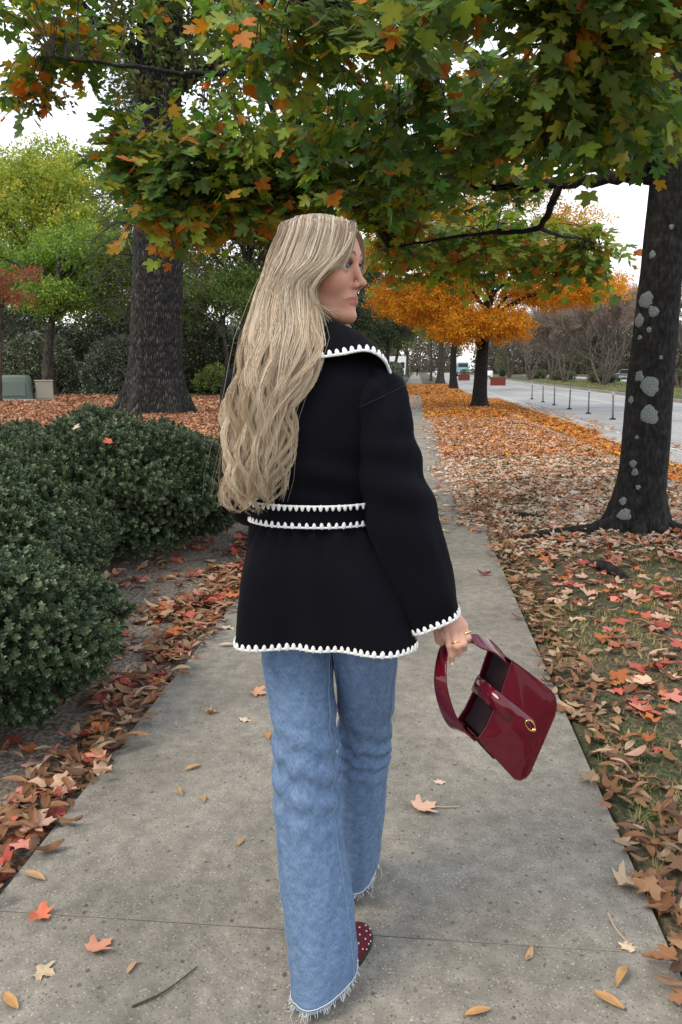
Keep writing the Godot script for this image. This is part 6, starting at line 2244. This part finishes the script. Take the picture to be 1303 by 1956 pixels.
func build_hair(t: Node3D, head: Transform3D) -> void:
	var m := HAIR_ROWS.size() - 1
	# dense under-layer: cap on the skull and the fall behind the shoulders
	var mb := MB.new()
	var under := Color(0.13, 0.095, 0.065)  # darker than the strands: shade between locks put into the colour
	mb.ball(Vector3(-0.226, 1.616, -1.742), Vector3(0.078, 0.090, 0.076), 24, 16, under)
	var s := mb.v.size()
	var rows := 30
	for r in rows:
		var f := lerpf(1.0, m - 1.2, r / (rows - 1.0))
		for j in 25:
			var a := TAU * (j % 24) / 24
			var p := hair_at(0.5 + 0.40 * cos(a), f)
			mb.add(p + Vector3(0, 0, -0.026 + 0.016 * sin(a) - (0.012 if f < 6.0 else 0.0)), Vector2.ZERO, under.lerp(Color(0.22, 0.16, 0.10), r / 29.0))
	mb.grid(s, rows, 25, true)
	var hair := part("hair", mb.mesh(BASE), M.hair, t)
	hair.set_meta("label", "long wavy ash-blonde hair")
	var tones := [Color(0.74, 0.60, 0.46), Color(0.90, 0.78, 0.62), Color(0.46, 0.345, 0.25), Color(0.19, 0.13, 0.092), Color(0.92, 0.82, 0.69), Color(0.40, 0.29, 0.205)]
	mb = MB.new()
	var parting := spline([Vector3(-0.258, 1.694, -1.752), Vector3(-0.228, 1.707, -1.750), Vector3(-0.188, 1.700, -1.738), Vector3(-0.146, 1.668, -1.706)], 41)
	var guides := 96
	for gi in guides:
		var u := clampf((gi + rf(0, 1)) / guides, 0.0, 1.0)
		var lay: float = [0.0, 0.35, 0.8][gi % 3] + rf(0.0, 0.2)
		var root := parting[int(u * 40.0)]
		var phase := u * 7.0 + rf(-1.2, 1.2)
		var wl := rf(0.9, 1.25)
		var tip := lerpf(m - 3.6, m, pow(rng.randf(), 0.6)) - (1.4 if u > 0.9 else 0.0) - (0.8 if absf(u - 0.45) < 0.08 else 0.0)
		var amp := rf(0.012, 0.030)
		var ctone: Color = tones[[0, 1, 4, 0, 5, 2][rng.randi_range(0, 5)]] if gi % 3 == 0 else (tones[[0, 2, 5, 1][rng.randi_range(0, 3)]] if gi % 3 == 1 else tones[[2, 3, 5][rng.randi_range(0, 2)]])  # inner layers darker, outer paler: depth between locks painted into the tones
		var n := 30
		var guide := PackedVector3Array()
		for q in n:
			var x := q / (n - 1.0)
			var f := -1.0 + (tip + 1.0) * x
			var p: Vector3
			if f < 0.0:
				# over the crown, bulging out from the parting
				var p0 := hair_at(u, 0.0)
				var g := f + 1.0
				p = root.lerp(p0, g) + Vector3(-0.012, 0.003, 0.014).lerp(Vector3(0.003, 0.009, 0.016), u) * sin(PI * g)
			else:
				p = hair_at(u, f)
			var low := smoothstep(5.0, 9.5, f)
			p.z -= lay * 0.026 * smoothstep(0.5, 4.0, f)
			p.x += amp * low * sin(f * 1.75 * wl + phase)
			p.z += amp * 0.55 * low * cos(f * 1.75 * wl + phase * 1.3)
			p.x += 0.004 * smoothstep(1.0, 4.0, f) * sin(f * 1.1 + gi)
			guide.append(p)
		for k in 46:
			var o := Vector3(rf(-1, 1), rf(-0.4, 0.4), rf(-1, 1)) * 0.0074
			var ph := rf(0, TAU)
			var own := rf(0.0005, 0.0032)
			var wide := rf(0.0006, 0.0011)
			var cut := rf(0.86, 1.0)
			var pts := PackedVector3Array()
			var rad := PackedFloat32Array()
			for q in n:
				var x := q / (n - 1.0)
				var c := guide[q] if cut > 0.99 else guide[int(q * cut)].lerp(guide[mini(n - 1, int(q * cut) + 1)], q * cut - int(q * cut))
				var sp := (1.0 - 0.5 * x * x)
				pts.append(c + o * sp + Vector3(own * sin(x * 11.0 + ph), 0, own * cos(x * 9.0 + ph)) * x)
				rad.append(wide * (1.0 - 0.75 * pow(x, 3.0)))
			var g := rf(0.7, 1.2)
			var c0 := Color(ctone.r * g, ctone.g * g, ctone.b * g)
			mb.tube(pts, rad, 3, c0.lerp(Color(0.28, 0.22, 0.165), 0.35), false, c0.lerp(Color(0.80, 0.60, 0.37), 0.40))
	# the far side of the parting: falls beyond the face and shows under the chin
	for k in 420:
		var w := rng.randf()
		var o := Vector3(rf(-0.010, 0.004), rf(-0.005, 0.005), rf(-0.012, 0.014))
		var pts := spline([Vector3(-0.146, 1.678, -1.712) + o * 0.4, Vector3(-0.130, 1.668, -1.735) + o, Vector3(-0.119, 1.640, -1.768) + o, Vector3(-0.130, 1.590, -1.805) + o, Vector3(-0.172, 1.53, -1.81) + o, Vector3(-0.176, 1.495, -1.80) + o, Vector3(-0.158 + 0.012 * w, 1.468, -1.79) + o * 1.5, Vector3(-0.150, 1.38, -1.83) + o * 2.0], 22)
		var g := rf(0.75, 1.15)
		mb.tube(pts, taper(0.0009, 0.0004, 22), 3, Color(0.40 * g, 0.31 * g, 0.21 * g), false, Color(0.60 * g, 0.47 * g, 0.28 * g))
	# lock framing the face, and stray hairs
	for k in 26:
		var o := Vector3(rf(-0.004, 0.004), rf(-0.003, 0.003), rf(-0.004, 0.006))
		var pts := spline([Vector3(-0.150, 1.685, -1.70) + o * 0.3, Vector3(-0.136, 1.655, -1.672) + o, Vector3(-0.155, 1.615, -1.652) + o, Vector3(-0.190, 1.578, -1.640) + o, Vector3(-0.212, 1.545, -1.638) + o, Vector3(-0.205, 1.518, -1.638) + o * 1.2, Vector3(-0.180 + rf(-0.022, 0.020), 1.497 + rf(-0.016, 0.012), -1.645) + o], 20)
		var g := rf(0.85, 1.2)
		mb.tube(pts, taper(0.0008, 0.0003, 20), 3, Color(0.50 * g, 0.42 * g, 0.31 * g), false, Color(0.62 * g, 0.52 * g, 0.37 * g))
	for k in 56:
		var u := rf(-0.12, 1.05)
		var f0 := rf(0.2, 3.0)
		var out := -1.0 if rng.randf() < 0.7 else 1.0
		var pts := PackedVector3Array()
		var ph := rf(0, TAU)
		for q in 14:
			var x := q / 13.0
			var p := hair_at(clampf(u, 0.0, 1.0), f0 + (m - 1.0 - f0) * x * rf(0.98, 1.0))
			p.x += (u - clampf(u, 0, 1)) * 0.12 * x + out * 0.022 * x * x * (1.0 + sin(ph)) + 0.006 * sin(x * 9.0 + ph)
			p.z += 0.012 + 0.006 * sin(x * 8.0 + ph)
			pts.append(p)
		mb.tube(pts, taper(0.00045, 0.0002, 14), 3, Color(0.5, 0.41, 0.29))
	part("strands", mb.mesh(BASE), M.hair, hair)


func bag_xy(px: float, py: float) -> Vector2:
	# outline measured on the bag's own face, in metres
	return Vector2(0.061 + 0.001124 * (px - 842.0), 0.793 - 0.001169 * (py - 1245.0))


func bag_point(v: Vector2, depth: float, lift := 0.0) -> Vector3:
	var n := Vector3(0.30, -0.02, 1.0).normalized()
	return Vector3(v.x, v.y, -1.615 - 0.30 * (v.x - 0.2)) - n * depth + n * lift + Vector3(-0.016, 0.004, 0) * depth / 0.085


func build_handbag() -> void:
	var base := Vector3(0.2, 0.5, -1.65)
	var t := thing("handbag", "glossy burgundy patent leather shoulder bag swinging from the woman's hand", "bag", base)
	var deep := 0.085
	var raw := [[917, 1403], [931, 1382], [945, 1352], [957, 1322], [966, 1292], [977, 1258], [1010, 1284], [1040, 1309], [1055, 1322], [1064, 1336], [1067, 1352], [1064, 1372], [1048, 1412], [1032, 1452], [1021, 1480], [1013, 1490], [1002, 1494], [991, 1490], [970, 1466], [945, 1436]]
	var outline := PackedVector2Array()
	for p in raw:
		outline.append(bag_xy(p[0], p[1]))
	# finer outline
	var fine := []
	for k in raw.size():
		for j in 4:
			fine.append(outline[k].lerp(outline[(k + 1) % raw.size()], j / 4.0))
	var cen := bag_xy(1003, 1383)
	var n := fine.size()
	for side in 2:
		var mb := MB.new()
		for f in [0.0, 0.15, 0.3, 0.45, 0.6, 0.75, 0.88, 0.96, 1.0]:
			for k in n + 1:
				var v: Vector2 = cen.lerp(fine[k % n], f)
				var puff: float = 0.013 * (1.0 - f * f) + 0.003 * sin(v.x * 62.0 + v.y * 30.0) * (1.0 - f * f)
				mb.add(bag_point(v, 0.0 if side == 0 else deep, puff if side == 0 else -puff), Vector2(v.x * 4.0, v.y * 4.0))
		mb.grid(0, 9, n + 1, side == 1)
		part("panel", mb.mesh(base), M.patent_leather, t)
		mb = MB.new()
		var line := PackedVector3Array()
		for k in n + 1:
			line.append(bag_point(fine[k % n], 0.001 if side == 0 else deep - 0.001))
		mb.tube(line, taper(0.0022, 0.0022, n + 1), 6)
		part("piping", mb.mesh(base), M.bag_edge, t)
	# gusset round three sides (not across the mouth)
	var mb := MB.new()
	var from := 5 * 4
	var cnt := 0
	for k in range(from, n + 1):
		for j in 5:
			var d := j / 4.0
			var v: Vector2 = fine[k % n]
			v = v.lerp(cen, 0.03 * sin(PI * d))
			mb.add(bag_point(v, deep * d))
		cnt += 1
	mb.grid(0, cnt, 5, true)
	part("gusset", mb.mesh(base), M.patent_leather, t)
	mb = MB.new()
	for k in n + 1:
		for j in 2:
			mb.add(bag_point(cen.lerp(fine[k % n], 0.93), 0.012 if j == 0 else deep - 0.012))
	mb.grid(0, n + 1, 2)
	part("lining", mb.mesh(base), M.bag_lining, t)
	# strap: centre line and half-width vectors
	var c := spline([bag_point(bag_xy(985, 1268), deep * 0.5), bag_point(bag_xy(960, 1245), deep * 0.5, 0.0), bag_point(bag_xy(932, 1231), 0.036), Vector3(0.128, 0.817, -1.640), Vector3(0.105, 0.812, -1.6465), Vector3(0.083, 0.806, -1.6465), Vector3(0.068, 0.788, -1.644), bag_point(bag_xy(853, 1298), 0.026), bag_point(bag_xy(868, 1356), 0.028), bag_point(bag_xy(892, 1396), 0.032), bag_point(bag_xy(921, 1412), deep * 0.5)], 60)
	var w := spline([Vector3(0.006, -0.005, 0.032), Vector3(0.004, -0.006, 0.026), Vector3(0.002, -0.008, 0.018), Vector3(0.0, -0.006, 0.010), Vector3(0.0, -0.004, 0.009), Vector3(0.002, -0.003, 0.009), Vector3(0.009, 0.003, 0.009), Vector3(0.0125, 0.003, 0.010), Vector3(0.0135, 0.006, 0.014), Vector3(0.0125, 0.008, 0.020), Vector3(0.009, -0.004, 0.030)], 60)
	mb = MB.new()
	for k in 60:
		var tg := (c[mini(k + 1, 59)] - c[maxi(k - 1, 0)]).normalized()
		var nn := tg.cross(w[k]).normalized() * 0.0016
		for q in [w[k] + nn, w[k] * 0.9 + nn * 1.3, -w[k] * 0.9 + nn * 1.3, -w[k] + nn, -w[k] - nn, w[k] - nn, w[k] + nn]:
			mb.add(c[k] + q)
	mb.grid(0, 60, 7)
	part("strap", mb.mesh(base), M.patent_leather, t)
	# closing tab over the mouth
	var tc := spline([bag_point(bag_xy(958, 1342), deep, -0.006), bag_point(bag_xy(948, 1330), deep, 0.004), bag_point(bag_xy(944, 1326), deep * 0.5, 0.010), bag_point(bag_xy(956, 1338), 0.0, 0.007), bag_point(bag_xy(980, 1358), 0.0, 0.0115), bag_point(bag_xy(1004, 1379), 0.0, 0.012), bag_point(bag_xy(1020, 1393), 0.0, 0.0105)], 40)
	mb = MB.new()
	var wt: Vector3 = (bag_point(bag_xy(966, 1292), 0.0) - bag_point(bag_xy(940, 1350), 0.0)).normalized()
	for k in 40:
		var f := k / 39.0
		var hw := 0.0185 * (1.0 if f < 0.86 else sqrt(maxf(0.0, 1.0 - pow((f - 0.86) / 0.141, 2.0))) * 0.75 + 0.25)
		var tg := (tc[mini(k + 1, 39)] - tc[maxi(k - 1, 0)]).normalized()
		var nn := wt.cross(tg).normalized() * 0.0014
		if nn.z < 0 and k > 12:
			nn = -nn
		for q in [wt * hw + nn, -wt * hw + nn, -wt * hw - nn, wt * hw - nn, wt * hw + nn]:
			mb.add(tc[k] + q)
	mb.grid(0, 40, 5)
	var tab := part("closing_tab", mb.mesh(base), M.patent_leather, t)
	# gold buckle: an oval ring and its turning stud
	var along := (bag_point(bag_xy(1020, 1393), 0.0) - bag_point(bag_xy(1004, 1372), 0.0)).normalized()
	var across := Vector3(0.28, -0.02, 1.0).normalized().cross(along).normalized()
	var bc := bag_point(bag_xy(1011, 1380), 0.0, 0.0145)
	mb = MB.new()
	var ring := PackedVector3Array()
	for k in 33:
		var a := TAU * k / 32
		ring.append(bc + along * 0.0150 * signf(cos(a)) * pow(absf(cos(a)), 0.8) + across * 0.0078 * sin(a))
	mb.tube(ring, taper(0.0013, 0.0013, 33), 6)
	part("buckle", mb.mesh(base), M.gold, tab)
	mb = MB.new()
	mb.ball(bc + along * 0.0135 + Vector3(0, 0, 0.001), Vector3(0.0052, 0.0042, 0.003), 10, 6)
	part("turn_stud", mb.mesh(base), M.gold, tab)
	mb = MB.new()
	var rb := bag_point(bag_xy(925, 1418), deep * 0.45)
	mb.box(rb, Vector3(0.012, 0.007, 0.018), 0.002, Basis(Vector3.BACK, -0.8))
	mb.ball(rb + Vector3(0.003, -0.003, 0.009), Vector3.ONE * 0.0034, 8, 6)
	part("strap_clasp", mb.mesh(base), M.gold, t)
